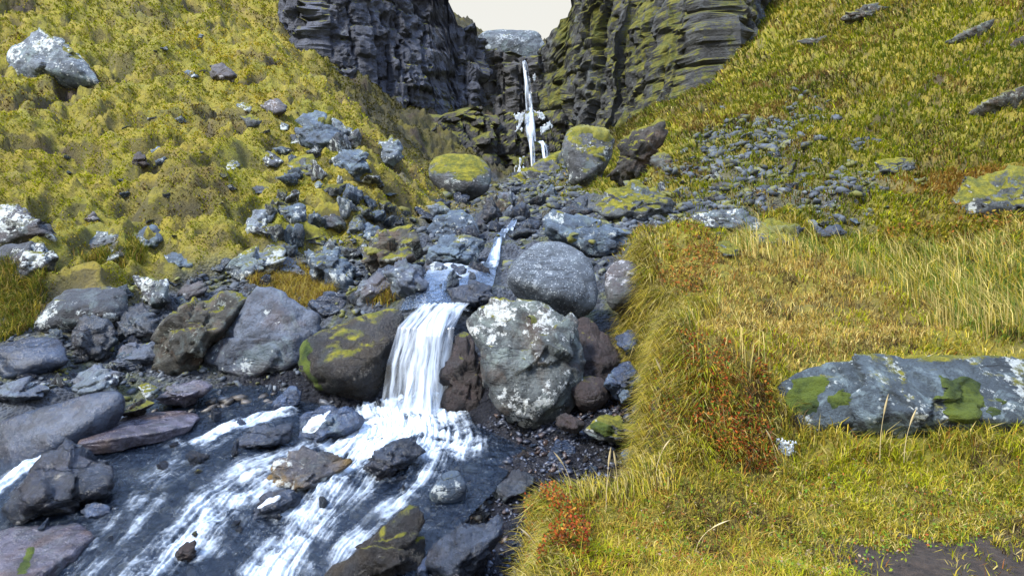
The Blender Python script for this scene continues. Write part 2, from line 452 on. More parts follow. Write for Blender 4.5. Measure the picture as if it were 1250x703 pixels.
# ------------------------------------------------------------------ terrain
GRID = {}
def build_terrain():
    ys = np.r_[np.linspace(-6, 1.0, 18), np.exp(np.linspace(math.log(1.25), math.log(78), 620))]
    u = np.linspace(-1, 1, 700); u = np.sign(u) * np.abs(u) ** 1.15
    Yg, U = np.meshgrid(ys, u, indexing='ij')
    X = U * (np.clip(Yg, 0, None) * 1.08 + 3.2)
    x, y = X.ravel(), Yg.ravel()
    z = H(x, y)
    rk, r2 = rocky_at(x, y)
    m, s = bank_mask(x, y)
    hea = sstep(-.05, .35, fbm2(x, y, .42, 5, 21) + .5 * fbm2(x, y, 2.1, 3, 22) - .05)
    soil_c = W(1195, 690, 2.52)
    soil = sstep(.85, .45, np.hypot((x - soil_c[0]) / 1.15, (y - soil_c[1]) / .62) + .35 * fbm2(x, y, 5, 4, 25)) * m
    soil = np.maximum(soil, sstep(.28, .40, fbm2(x, y, .75, 3, 63)) * sstep(2, -1, x) * sstep(7, 9, y) * (1 - rk) * .9)
    # earth face of the bank edge
    face = sstep(.10, -.05, s) * sstep(-.5, -.16, s)
    soil = np.maximum(soil, face * .9)
    wet = sstep(8.0, 6.5, y) * (1 - m) * sstep(-3.5, -2.5, x) * sstep(-1.25, -1.7, z)
    rust = sstep(.10, .40, fbm2(x, y, .6, 4, 27) + .15)
    bump = sstep(2.0, .0, np.hypot((x - W(1190, 215, 11.6)[0]) / 1.3, (y - 11.6) / .9))
    rust = np.maximum(rust * .35, bump)
    GRID.update(ys=ys, nu=len(u), z=z.reshape(X.shape), z0=H0(x, y).reshape(X.shape), rk=rk.reshape(X.shape), r2=r2.reshape(X.shape), m=m.reshape(X.shape), s=s.reshape(X.shape))
    return npmesh('terrain', np.c_[x, y, z], grid_faces(len(ys), len(u)), np.full((len(ys) - 1) * (len(u) - 1), 4), terrain_mat(),
                  attrs=dict(rocky=rk, heather=hea, soil=soil, wet=wet, rust=rust, far=sstep(22, 40, y) * sstep(-15, -8, x) * (1 - sstep(5, 9, x))))

def terrain_mat():
    N = NT('hillside turf')
    ge = N.n('ShaderNodeNewGeometry'); v = ge.outputs['Position']
    sx = N.n('ShaderNodeSeparateXYZ'); N.l(ge.outputs['Normal'], sx.inputs[0]); nz = sx.outputs['Z']
    A = {k: N.attr(k).outputs['Fac'] for k in ('rocky', 'heather', 'soil', 'wet', 'rust', 'far')}
    n1 = N.noise(v, .9, 8, .68, .4); n2 = N.noise(v, 4.5, 8, .7); n3 = N.noise(v, 22, 8, .72)
    c = N.mix(N.ramp(n1, .36, .64), (.175, .165, .014), (.32, .25, .030))
    c = N.mix(N.ramp(n2, .40, .66, 0, .6), c, (.27, .25, .014))
    c = N.mix(N.math('MULTIPLY', A['heather'], N.ramp(n2, .3, .6, .2, .8)), c, (.085, .065, .030))
    c = N.mix(N.math('MULTIPLY', A['rust'], N.ramp(n2, .35, .6, .2, .9)), c, (.22, .125, .022))
    c = N.mix(N.ramp(n3, .46, .70, 0, .75), c, (.045, .042, .014))
    # steep bits show peat and dark rock
    st = N.ramp(N.math('ADD', nz, N.math('MULTIPLY', n2, .5)), .70, .92, 1, 0)
    fp = N.math('MULTIPLY', A['far'], N.ramp(N.noise(v, .22, 9, .72, .6), .40, .54))
    st = N.math('MAXIMUM', st, fp)
    farrock = N.mix(N.ramp(n2, .35, .65), (.028, .025, .022), (.07, .062, .05))
    c = N.mix(N.math('MULTIPLY', st, N.ramp(A['far'], 0, 1, .55, .95)), c, farrock)
    soilc = N.mix(N.ramp(n3, .35, .65), (.030, .021, .016), (.075, .052, .038))
    c = N.mix(N.math('MULTIPLY', A['far'], .6), c, (.062, .056, .016))
    c = N.mix(A['soil'], c, soilc)
    vo = N.voro(v, 9); vo2 = N.voro(v, 26)
    rc = N.mix(N.ramp(N.n('ShaderNodeTexWhiteNoise').outputs[0], 0, 1), (.06, .07, .09), (.06, .07, .09))
    rcol = N.mix(N.ramp(n2, .35, .65), (.035, .040, .052), (.10, .115, .14))
    rcol = N.mix(N.ramp(vo2.outputs['Distance'], .05, .5, .7, 0), rcol, (.012, .012, .014))
    rcol = N.mix(N.ramp(n1, .52, .60, 0, .55), rcol, N.mix(N.ramp(n3, .4, .6), (.07, .085, .012), (.15, .145, .016)))
    rcol = N.mix(A['wet'], rcol, N.mix(N.ramp(n2, .35, .65), (.012, .013, .018), (.035, .036, .045)))
    c = N.mix(A['rocky'], c, rcol)
    ro = N.math('SUBTRACT', .95, N.math('MULTIPLY', A['wet'], .7))
    n4 = N.noise(v, 70, 5, .7)
    h = N.math('ADD', N.math('MULTIPLY', n2, 1.0), N.math('ADD', N.math('MULTIPLY', n3, .7), N.math('MULTIPLY', n4, .25)))
    h = N.math('ADD', h, N.math('MULTIPLY', N.math('MULTIPLY', vo2.outputs['Distance'], -1.0), A['rocky']))
    nb = N.bump(N.math('MULTIPLY', N.noise(v, .8, 9, .72), A['far']), .9, .9)
    return N.surf(N.bsdf(c, ro, N.bump(h, .9, .09, nb)))

T = obj('terrain', build_terrain()); tag(T, kind='structure')


def gsample(keys, x, y):
    """read the built terrain back at ground points"""
    x = np.asarray(x, float); y = np.asarray(y, float); x, y = np.broadcast_arrays(x, y)
    ys = GRID['ys']; nu = GRID['nu']
    yc = np.clip(y, ys[0], ys[-1] - 1e-6)
    i = np.clip(np.searchsorted(ys, yc) - 1, 0, len(ys) - 2); fy = (yc - ys[i]) / (ys[i + 1] - ys[i])
    def at(row):
        yy = ys[row]; U = np.clip(x / (np.clip(yy, 0, None) * 1.08 + 3.2), -1, 1)
        return (np.sign(U) * np.abs(U) ** (1 / 1.15) + 1) / 2 * (nu - 1)
    out = []
    j0 = at(i); j1 = at(i + 1)
    a0 = np.clip(j0.astype(int), 0, nu - 2); a1 = np.clip(j1.astype(int), 0, nu - 2)
    for k in keys:
        g = GRID[k]
        v0 = g[i, a0] * (1 - (j0 - a0)) + g[i, a0 + 1] * (j0 - a0)
        v1 = g[i + 1, a1] * (1 - (j1 - a1)) + g[i + 1, a1 + 1] * (j1 - a1)
        out.append(v0 * (1 - fy) + v1 * fy)
    return out if len(out) > 1 else out[0]
def H(x, y): return gsample(('z',), x, y)
def H0(x, y): return gsample(('z0',), x, y)
def rocky_at(x, y): return gsample(('rk', 'r2'), x, y)
def bank_mask(x, y): return gsample(('m', 's'), x, y)

# ------------------------------------------------------------------ rocks: rounded convex hulls with worn, broken surfaces
_ico = {}
def ico(sub):
    if sub not in _ico:
        bm = bmesh.new(); bmesh.ops.create_icosphere(bm, subdivisions=sub, radius=1)
        v = np.array([x.co[:] for x in bm.verts]); f = np.array([[q.index for q in p.verts] for p in bm.faces])
        bm.free(); v /= np.linalg.norm(v, axis=1)[:, None]; _ico[sub] = (v, f)
    return _ico[sub]

def hull_planes(pts):
    bm = bmesh.new()
    for p in pts: bm.verts.new(p)
    bmesh.ops.convex_hull(bm, input=list(bm.verts))
    pl = []
    c = np.mean(pts, 0)
    for f in bm.faces:
        n = np.array(f.normal[:]); d = float(n @ np.array(f.verts[0].co[:]))
        if np.linalg.norm(n) < .5: continue
        s = d - n @ c
        if s < 0: n, s = -n, -s
        if s > 1e-4: pl.append((*n, s))
    bm.free()
    return c, np.array(pl)

def rock_shape(pts, sub=5, p=22, amp=.045, seed=0, strata=.0):
    pts = np.array(pts, float)
    rr = np.random.default_rng(seed + 1000)
    hard = p >= 18
    if hard: p = p * 2.6
    lo, hi = pts.min(0), pts.max(0)
    sz = np.maximum(hi - lo, 1e-3)
    q = (pts - lo) / sz * 2 - 1
    c, pl = hull_planes(q)
    v, f = ico(sub)
    # corners knocked off
    for _ in range(6 if hard else 5):
        e = v[rr.integers(len(v))]
        hull_d = np.clip(v @ pl[:, :3].T, 1e-6, None) / pl[:, 3]
        far_ = ((v / hull_d.max(1)[:, None]) @ e).max()
        pl = np.vstack([pl, (*e, far_ * rr.uniform(.84, .96))])
    d = np.clip(v @ pl[:, :3].T, 1e-6, None) / pl[:, 3]
    mx = d.max(1)
    t = 1.0 / (mx * ((d / mx[:, None]) ** p).sum(1) ** (1.0 / p))
    t = t * 1.025
    s = c + v * t[:, None]
    ws = (s + 1) / 2 * sz + lo
    mean = float(np.prod(sz) ** (1 / 3))
    cen = (c + 1) / 2 * sz + lo
    # facets, chips and roughness
    n = ws - cen; n /= np.linalg.norm(n, axis=1)[:, None] + 1e-9
    off = np.array([seed * 7.31, seed * 3.7, seed * 5.9])
    u = ws / mean
    disp = fbm(u * 1.9 + off, 4, seed) * (.45 if hard else 1.1) + .5 * np.abs(fbm(u * 4.2 + off, 5, seed + 9, gain=.6)) - .1
    wu = u + .10 * np.stack([fbm(u * 3 + off + 7 * q, 2, seed + 40 + q) for q in range(3)], 1)
    for cnt, tilt, step in (((11, 1.9, .9), (50, 2.6, .55)) if hard else ((12, .35, .10),)):
        S = wu[rr.integers(0, len(wu), cnt)]
        best = np.full(len(wu), 1e9); idx = np.zeros(len(wu), int)
        for q in range(cnt):
            dd = ((wu - S[q]) ** 2).sum(1); k = dd < best; best[k] = dd[k]; idx[k] = q
        tl = rr.normal(size=(cnt, 3)) * tilt * (13 / cnt) ** .0; of = rr.uniform(-1, 1, cnt) * step
        disp += ((wu - S[idx]) * tl[idx]).sum(1) * (1.0 if cnt < 20 else .9) + of[idx]
    if sub >= 5: disp += .16 * fbm(u * 15 + off, 3, seed + 21, ridged=True)
    ax = np.array([math.sin(seed * 1.7) * .45, math.cos(seed * 2.3) * .35, 1.0]); ax /= np.linalg.norm(ax)
    if strata:
        h = u @ ax * 7 + 1.2 * fbm(u * 1.3 + off, 3, seed + 5)
        saw = h - np.floor(h)
        lay = (_hash(np.floor(h).astype(np.int64), np.floor(h).astype(np.int64) * 0, np.floor(h).astype(np.int64) * 0, seed) & np.uint32(255)).astype(float) / 255 - .5
        disp += strata * (lay * sstep(0, .2, saw) * 2.0 - .6 * (1 - sstep(0, .12, saw)))
    ws = ws + n * (disp * amp * (1.4 if hard else 1.1) * mean)[:, None]
    return ws, f

LAND = []   # landmarks: (px, py, w, h, phrase)
def make_rock(name, pts, mat, sub, label, cat, p=22, amp=.045, seed=0, strata=0.0, group=None):
    ws, f = rock_shape(pts, sub, p, amp, seed, strata)
    base = np.array((ws[:, 0].mean(), ws[:, 1].mean(), ws[:, 2].min()))
    me = npmesh(name, ws - base, f, np.full(len(f), 3), RM[mat])
    o = obj(name, me, None, base)
    tag(o, label, cat, group)
    return o, ws, f, base

OFF = dict(A=(0, 0), B=(415, 0), C=(830, 0), D=(0, 234), E=(415, 234), F=(830, 234), G=(0, 467), H=(415, 467), X=None)
def trace(reg, pts):
    if reg == 'X': return [(float(a), float(b)) for a, b in pts]
    ox, oy = OFF[reg]
    return [(ox + a * .336, oy + b * .336) for a, b in pts]

SHAPES = []  # outlines on the ground of what stands there
FOOT = []   # discs already taken by rocks: x, y, r
def hero(reg, pts, mat, label, name='rock', cat='rock', d=.8, Y=None, flat=False, th=.16, p=22, amp=.045, strata=.3, front=.58, lean=.8, sink=.12, seed=None, sub=None):
    """a rock traced in the photo: its outline leans back like the rock does, a broken front edge comes forward, hidden parts close the back"""
    pl = trace(reg, pts)
    seed = seed if seed is not None else (abs(int(pl[0][0] * 13 + pl[0][1] * 7)) % 997)
    rng = random.Random(seed)
    xs = [a for a, _ in pl]; ys = [b for _, b in pl]
    x0, x1, y0, y1 = min(xs), max(xs), min(ys), max(ys)
    cx, cy = (x0 + x1) / 2, (y0 + y1) / 2
    g = ground(cx, min(y1 - .06 * (y1 - y0), 760))
    Yg = wpt(cx, y1 - .12 * (y1 - y0))[1] if Y == 'water' else Y if Y else g[1]
    k = Yg / FPX
    w, h = (x1 - x0) * k, (y1 - y0) * k
    P3 = []
    if flat:
        zt = wpt(cx, cy)[2] + .05 if Y == 'water' else W(cx, cy, Yg)[2] if Y else ground(cx, cy)[2] + .04
        n = len(pl)
        for a, b in pl:
            q = Wz(a, b, zt + rng.uniform(-.02, .02))
            P3.append(q)
            P3.append(q + np.array((0, 0.02, -th * rng.uniform(.7, 1.3))))
        c = np.mean(P3, 0)
        P3.append(c + np.array((0, 0, .04)))
    else:
        D = d * .5 * (w + h)
        hard_i = 0; fsel = rng.uniform(.35, .6)
        for a, b in pl:
            t = (y1 - b) / (y1 - y0 + 1e-6)
            yy = Yg + D * (.12 + lean * t * .75) + rng.uniform(-.05, .05) * D
            P3.append(W(a, b, yy))
            # hidden side
            if hard_i % 2 == 0 or p < 18:
                q = W(cx + (a - cx) * .6, cy + (b - cy) * .55 + .08 * (y1 - y0), yy + D * rng.uniform(.45, .8))
                P3.append(q)
            # front
            hard_i += 1
            if t < .8 and (p < 18 or t < fsel):
                e = front * rng.uniform(.8, 1.12)
                q = W(cx + (a - cx) * e + rng.uniform(-.06, .06) * (x1 - x0), cy + (b - cy) * e + rng.uniform(-.05, .05) * (y1 - y0), Yg - D * rng.uniform(.02, .22) + D * .35 * t)
                P3.append(q)
        P3.append(W(cx, y1 + sink * (y1 - y0), Yg + D * .5))
    size = max(x1 - x0, y1 - y0)
    sub = sub or (6 if size > 150 else 5 if size > 45 else 4)
    o, ws, f, base = make_rock(name, P3, mat, sub, label, cat, p, amp, seed, strata)
    vis = ws[ws[:, 2] > H0(ws[:, 0], ws[:, 1]) - .03] if Yg < 14 else ws[:0]
    if len(vis) > 10:
        c = vis[:, :2].mean(0); an = np.arctan2(vis[:, 1] - c[1], vis[:, 0] - c[0]); rd = np.hypot(vis[:, 1] - c[1], vis[:, 0] - c[0]); bn = ((an + math.pi) / (2 * math.pi) * 20).astype(int) % 20
        SHAPES.append([tuple(c + .93 * max([rd[bn == q].max() if (bn == q).any() else 0.02]) * np.array((math.cos((q + .5) / 20 * 6.2832 - math.pi), math.sin((q + .5) / 20 * 6.2832 - math.pi)))) for q in range(20)])
    FOOT.append((ws[:, 0].mean(), ws[:, 1].mean(), .5 * max(np.ptp(ws[:, 0]), np.ptp(ws[:, 1])) * .8))
    LAND.append((cx, cy, x1 - x0, y1 - y0, label))
    return o, ws, f, base
# ------------------------------------------------------------------ the rocks one can tell apart
HERO = {}
def R(key, *a, **k):
    HERO[key] = hero(*a, **k)
    return HERO[key]

# left hillside
R('A1', 'A', [(100,115),(30,200),(25,250),(60,290),(150,305),(250,310),(370,310),(350,270),(300,220),(250,165),(180,140),(130,110)], 'pale', 'large pale blue-white tilted rock alone high on the grassy hillside', d=.35, strata=.35, p=34, amp=.028)
R('A2', 'A', [(712,128),(725,118),(740,128),(738,142),(716,142)], 'pale', 'tiny pale stone poking from moss highest on the hillside', 'stone', 'stone')
R('A3', 'A', [(665,258),(690,250),(725,282),(700,290),(680,280)], 'blue', 'small blue stone between the tilted pale rock and the dark hollow', 'stone', 'stone')
R('A4', 'A', [(765,240),(800,225),(850,260),(870,290),(800,300),(770,290)], 'brown', 'brown rock with a white lower edge under a mossy overhang on the hillside')
R('A5', 'A', [(855,380),(885,368),(912,385),(905,412),(870,405)], 'pale', 'small pale stone, upper one of a pair in mid hillside moss', 'stone', 'stone')
R('A6', 'A', [(870,420),(915,415),(955,440),(950,465),(900,465)], 'mossy', 'small moss-topped stone, lower one of a pair in mid hillside moss', 'stone', 'stone')
R('A7', 'A', [(945,380),(1000,355),(1045,390),(1030,420),(985,418)], 'brown', 'brown rock patched white below, under a turf lip on the hillside')
R('A8', 'A', [(1000,458),(1030,440),(1050,460),(1040,480),(1010,480)], 'darklich', 'small black and white stone just above the moss near the big blue hillside rock', 'stone', 'stone')
R('A9', 'A', [(1080,470),(1095,435),(1130,418),(1185,425),(1235,472),(1252,520),(1235,545),(1180,548),(1110,535)], 'blue', 'broad blue-grey moss-topped rock on the shoulder of the hillside', 'boulder', 'boulder')
R('A10', 'A', [(1038,500),(1070,488),(1097,515),(1080,532),(1045,530)], 'darklich', 'small stone touching the foot of the broad moss-topped hillside rock', 'stone', 'stone')
R('A11', 'B', [(-30,570),(0,548),(40,540),(95,560),(115,625),(60,648),(10,620),(-20,600)], 'blue', 'blunt blue rock below the broad moss-topped rock on the hillside shoulder')
R('A12', 'A', [(940,568),(975,550),(1010,570),(1042,592),(1010,610),(960,600)], 'darklich', 'small dark stone with white crusts between moss cushions above the round striped rock', 'stone', 'stone')
R('A13', 'A', [(1045,605),(1075,570),(1120,565),(1172,620),(1150,650),(1095,650)], 'mossy', 'round greenish rock streaked with moss among the cushions of the lower hillside')
R('A14', 'A', [(538,558),(570,532),(605,555),(602,605),(565,608)], 'blue', 'upright blue-grey stone set in a dark peat hollow of the hillside', 'stone', 'stone')
R('A15', 'A', [(470,560),(510,545),(545,600),(525,612),(480,600)], 'redbrown', 'brown stone leaning on the upright blue-grey stone in the peat hollow', 'stone', 'stone')
R('A16', 'A', [(808,592),(840,580),(875,595),(850,628),(820,627)], 'pale', 'small smooth pale stone below the peat hollow on the hillside', 'stone', 'stone')
R('A17', 'A', [(500,415),(550,400),(585,428),(575,442),(530,440)], 'mossyfar', 'low stone half buried in green moss above the peat hollow', 'stone', 'stone')
R('A19', 'A', [(895,680),(950,668),(990,692),(960,710),(910,708)], 'darklich', 'dark low rock with white crusts in moss left of the round striped rock')
R('A20', 'A', [(1140,668),(1158,656),(1172,670),(1165,688),(1146,688)], 'pale', 'little round pale stone just under the round striped rock', 'stone', 'stone')
R('A21', 'A', [(1000,172),(1050,160),(1080,178),(1082,215),(1040,218)], 'farcliff', 'small dark outcrop breaking the turf on the far ridge', 'outcrop', 'outcrop', Y=46, d=.5)
R('A22', 'A', [(1085,180),(1130,165),(1180,230),(1225,330),(1200,352),(1130,290),(1090,250)], 'farcliff', 'long dark crag running down the edge of the far ridge', 'outcrop', 'outcrop', Y=44, d=.3)
# valley head
R('B1', 'B', [(300,612),(312,570),(380,542),(460,540),(520,560),(557,610),(562,670),(540,715),(470,735),(400,720),(330,680)], 'mossyfar', 'big round grey boulder with a yellow-green moss cap before the tall waterfall', 'boulder', 'boulder', d=.7, p=10, amp=.03, strata=.1)
R('B2', 'B', [(120,548),(150,510),(200,490),(232,520),(232,570),(190,607),(140,592)], 'pale', 'pale lichened rock at the very edge of the hillside shoulder', Y=14.0)
R('B4', 'B', [(0,505),(20,490),(42,525),(30,548),(0,552)], 'dark', 'small dark stone above the blunt blue rock on the hillside shoulder', 'stone', 'stone')
R('B5', 'B', [(800,525),(825,460),(900,440),(960,452),(1010,490),(1005,540),(975,610),(940,680),(900,710),(850,700),(815,625)], 'mossyfar', 'massive grey outcrop with yellow moss top on the slope facing the tall waterfall', 'outcrop', 'outcrop', d=.6, p=12, amp=.06)
R('B6', 'B', [(555,692),(680,640),(745,600),(800,566),(830,640),(832,700),(760,740),(640,730)], 'mossyfar', 'mossy hump of rock at the very foot of the tall waterfall', 'outcrop', 'outcrop', d=.5, Y=33, amp=.06)
R('B7', 'B', [(1128,572),(1150,556),(1185,560),(1222,605),(1222,625),(1150,630)], 'rough', 'brown upright rock above the scree beside the massive mossy outcrop')
R('B9', 'B', [(985,580),(1020,500),(1090,470),(1180,455),(1190,470),(1110,520),(1060,590),(1000,650),(960,680)], 'farcliff', 'dark earthy rock bank under turf beside the massive mossy outcrop', 'outcrop', 'outcrop', d=.25, amp=.08)
R('mesa', 'B', [(465,215),(490,128),(560,98),(650,95),(720,100),(750,140),(778,200),(785,255),(470,255)], 'mesa', 'flat-topped grey rock dome closing the notch above the tall waterfall', 'outcrop', 'outcrop', Y=56, d=.35, p=12, amp=.05)
# left shore, upper
R('D1a', 'D', [(-60,90),(0,55),(60,45),(130,90),(205,150),(195,178),(80,182),(-60,215)], 'darklich', 'upper block of the big dark white-patched ledge at the turf edge', 'boulder', 'boulder', strata=.7, d=.5)
R('D1b', 'D', [(-60,220),(60,175),(200,190),(252,225),(180,272),(95,345),(30,347),(-60,330)], 'darklich', 'lower slab of the big dark ledge, spread with white lichen', 'boulder', 'boulder', strata=.7, d=.5)
R('D2', 'D', [(265,207),(330,152),(400,135),(447,160),(430,195),(340,227),(290,222)], 'darklich', 'white-crusted slab tilted towards the big dark ledge, in a turf hollow')
R('D3', 'D', [(345,242),(380,200),(440,190),(472,220),(420,252),(365,265)], 'darklich', 'dark wedge-shaped rock directly under the white-crusted tilted slab')
R('D4', 'D', [(493,152),(530,130),(585,143),(592,165),(555,217),(500,215)], 'blue', 'layered grey rock with a dark front beside the wedge-shaped rock', strata=.8)
R('D5', 'D', [(303,100),(340,74),(372,110),(330,117)], 'brown', 'small pointed brown stone in turf above the white-crusted tilted slab', 'stone', 'stone')
R('D6', 'D', [(595,230),(630,218),(720,245),(715,287),(640,287),(605,265)], 'blue', 'long low blue-grey rock lying alone in grass below the layered rock')
R('D7', 'D', [(893,118),(920,80),(975,52),(1002,78),(990,120),(950,167),(900,167)], 'pale', 'two-tone rock, white above and slate blue below, beside the mossy bulge')
R('D8', 'D', [(1023,62),(1078,33),(1110,62),(1117,110),(1060,132),(1025,102)], 'blue', 'squarish teal-grey rock beside the two-tone white and blue rock')
R('D9', 'D', [(1138,80),(1190,63),(1255,95),(1250,147),(1200,147),(1150,112)], 'darklich', 'grey rock with white marks beside the squarish teal-grey rock')
R('D10', 'D', [(1053,152),(1120,133),(1192,165),(1182,202),(1090,202)], 'mossy', 'moss-topped rock directly under the squarish teal-grey rock')
R('D11', 'D', [(820,288),(890,225),(1030,193),(1042,245),(960,280),(885,332),(840,312)], 'pale', 'pale blue angular slab at the top of the boulder shore beside dry brown grass', strata=.5)
R('D12', 'D', [(955,288),(1040,245),(1102,270),(1102,307),(1000,310)], 'slab', 'violet-grey block leaning on the pale blue angular slab')
R('D13', 'D', [(743,292),(800,240),(852,238),(800,302)], 'dark', 'dark violet shard wedged beside the pale blue angular slab', 'stone', 'stone')
R('D14', 'D', [(1108,222),(1180,198),(1250,230),(1285,300),(1262,375),(1200,322),(1130,262)], 'blue', 'big blue-grey rock with chipped edges behind the dry brown grass', 'boulder', 'boulder', strata=.5)
R('D15', 'D', [(65,505),(120,450),(180,400),(230,345),(350,330),(430,328),(490,378),(502,430),(400,482),(250,492),(180,532),(90,542)], 'darklich', 'huge dark sloping slab with a white lichen splash on the boulder shore', 'boulder', 'boulder', d=.6, p=14)
R('D16', 'D', [(483,312),(530,293),(600,330),(612,400),(560,442),(510,392)], 'darklich', 'white-spotted dark block beside the huge sloping slab')
R('D17', 'D', [(620,420),(632,375),(660,330),(720,323),(757,355),(700,392),(650,425)], 'brown', 'round brown rock with a pale top behind the long dark leaning slab')
R('D18', 'D', [(418,530),(428,430),(475,412),(520,410),(577,460),(572,540),(500,562),(430,562)], 'dark', 'squat dark grey cube-like boulder before the white-spotted dark block', 'boulder', 'boulder')
R('D19', 'D', [(258,562),(278,465),(370,453),(400,480),(422,540),(380,622),(300,632)], 'dark', 'dark violet pointed boulder at the foot of the huge sloping slab', 'boulder', 'boulder')
R('D20', 'D', [(-60,575),(0,560),(120,512),(240,520),(262,620),(180,662),(60,692),(-60,692)], 'smooth', 'broad flat dark rock between the huge sloping slab and the big smooth slab', 'boulder', 'boulder', p=12)
R('D21', 'D', [(393,602),(430,565),(560,548),(557,600),(520,642),(450,642)], 'blue', 'low grey flat-topped rock before the squat dark boulder')
R('D22', 'D', [(535,652),(552,580),(600,480),(700,408),(790,360),(860,330),(915,358),(882,430),(800,502),(750,602),(700,662),(600,682)], 'rough', 'long dark layered slab leaning over with a mossy ridge, beside the big flat-faced slab', 'boulder', 'boulder', strata=1.0, d=.5, p=30)
R('D23', 'D', [(753,612),(790,540),(830,480),(930,343),(1000,358),(1090,400),(1167,440),(1172,480),(1120,502),(1080,542),(1070,642),(960,682),(880,672),(820,640)], 'slab', 'big flat-faced violet-grey slab tilted towards the stream', 'boulder', 'boulder', strata=.25, d=.45, p=34, amp=.025, front=.86)
R('D24', 'X', [(358,428),(375,405),(400,393),(430,385),(470,370),(500,369),(500,385),(478,398),(470,440),(466,492),(440,497),(390,482),(365,457)], 'brownmoss', 'big dark brown boulder with mustard moss beside the small waterfall', 'boulder', 'boulder', d=.7, p=12, Y=5.95)
R('D25', 'D', [(1108,402),(1150,375),(1210,368),(1252,398),(1255,462),(1180,467)], 'wet', 'dark wet rock behind the big flat-faced slab and mustard-mossed boulder')
R('D26', 'X', [(68,478),(95,458),(130,448),(148,458),(142,478),(105,492)], 'slab', 'pale violet tilted slab under the low grey flat-topped rock')
R('D27', 'X', [(130,440),(160,420),(190,418),(192,436),(170,452),(140,455)], 'slab', 'flat grey stone between the squat boulder and the layered leaning slab', 'stone', 'stone')
R('D28', 'X', [(0,470),(25,462),(60,470),(58,486),(20,492),(-15,486)], 'slab', 'pale flat stone at the shoulder of the big smooth slab', 'stone', 'stone', Y=5.7)
# centre
R('E1', 'E', [(568,325),(590,285),(620,240),(700,185),(780,165),(860,185),(920,240),(947,300),(947,440),(905,472),(800,422),(680,362),(600,348)], 'speck', 'large rounded grey speckled boulder resting on the lichen-crusted boulder', 'boulder', 'boulder', d=.75, p=14, amp=.03, strata=.05, Y=6.15)
R('E2', 'E', [(948,272),(1010,235),(1070,238),(1140,290),(1157,340),(1120,412),(1080,442),(980,442),(945,380)], 'brown', 'round dark brown boulder against the grass bank beside the speckled boulder', 'boulder', 'boulder', p=10, amp=.03, strata=.0, Y=6.2)
R('E3', 'X', [(565,392),(580,374),(623,357),(650,362),(668,372),(690,384),(706,402),(715,430),(712,460),(703,490),(690,512),(668,525),(640,528),(612,510),(598,475),(582,430)], 'lichb', 'large boulder crusted with white and green lichen beside the small waterfall', 'boulder', 'boulder', d=.6, p=18, Y=5.35, amp=.026, strata=.1)
R('E4', 'E', [(160,285),(235,238),(285,270),(332,330),(330,362),(220,402),(180,372)], 'slab', 'flat-topped violet-grey rock above the lip of the small waterfall', strata=.4)
R('E5', 'E', [(48,372),(90,330),(170,275),(192,330),(100,412),(60,410)], 'slab', 'narrow dark shard beside the flat-topped rock above the small waterfall')
R('E6', 'E', [(308,255),(330,210),(360,170),(430,148),(522,180),(512,262),(430,272),(350,282)], 'blue', 'big pale blue rock with a flat top beside the upper stream', 'boulder', 'boulder', strata=.6)
R('E7', 'E', [(318,142),(360,90),(440,73),(492,110),(502,162),(420,152),(330,192)], 'blue', 'moss-dotted blue rock behind the big flat-topped rock by the upper stream', strata=.5)
R('E8', 'E', [(83,272),(100,190),(160,130),(230,128),(282,170),(302,250),(200,292),(110,312)], 'rough', 'rough olive-brown boulder with a bright moss tuft on the boulder shore', 'boulder', 'boulder', strata=.2, amp=.07)
R('E9', 'E', [(58,132),(100,98),(152,140),(112,192),(70,187)], 'blue', 'small teal-grey block just behind the rough olive-brown boulder', 'stone', 'stone')
R('E10', 'E', [(308,62),(370,28),(402,65),(340,107),(313,92)], 'pale', 'pale rock on the hill edge behind the moss-dotted blue rock')
R('E11', 'E', [(388,272),(450,263),(472,300),(430,322),(398,312)], 'wet', 'black wet stone at the edge of the upper stream', 'stone', 'stone')
R('E12', 'E', [(308,268),(345,255),(392,275),(392,312),(330,312)], 'slab', 'reddish-grey flat stone beside the black wet stone of the upper stream', 'stone', 'stone')
R('E13', 'E', [(640,132),(660,100),(690,90),(742,110),(702,152)], 'wet', 'dark wet rock in the upper stream behind the speckled boulder')
R('E14', 'E', [(738,102),(800,68),(900,78),(1072,150),(1092,202),(1000,230),(940,242),(830,172),(740,162)], 'blue', 'wide blue-grey ledge dotted with moss behind the speckled boulder', 'boulder', 'boulder', strata=.6, d=.4)
R('E15', 'E', [(940,62),(985,8),(1040,-30),(1110,-22),(1200,40),(1205,90),(1100,112),(960,112)], 'mossy', 'tall moss-streaked grey rock behind the wide blue-grey ledge', 'boulder', 'boulder', strata=.6)
R('E17', 'X', [(537,505),(545,450),(553,412),(565,400),(576,415),(590,445),(600,480),(602,512),(575,520)], 'redbrown', 'dark brown wet rock between the small waterfall and lichen-crusted boulder', 'boulder', 'boulder', Y=5.75)
R('E18', 'X', [(548,352),(575,345),(600,350),(606,365),(585,375),(555,372)], 'wet', 'dark low rock in the stream just behind the small waterfall', Y=6.75)
R('E19', 'X', [(750,410),(775,400),(788,425),(765,432)], 'wetblue', 'flat slate-blue stone under the round dark brown boulder', 'stone', 'stone', Y=5.9)
R('E20', 'X', [(733,472),(745,445),(768,440),(784,462),(770,482)], 'wetblue', 'round slate stone below the flat slate-blue stone at the bank foot', 'stone', 'stone', Y=5.4)
R('E21', 'X', [(455,335),(480,320),(515,325),(535,345),(520,358),(480,352)], 'wet', 'low dark rock between flat-topped rock and upper stream', Y=7.2)
R('E22', 'X', [(690,400),(720,392),(745,420),(748,470),(735,500),(705,505),(690,470)], 'redbrown', 'red-brown rock face in shade behind the lichen-crusted boulder', 'boulder', 'boulder', Y=5.75)
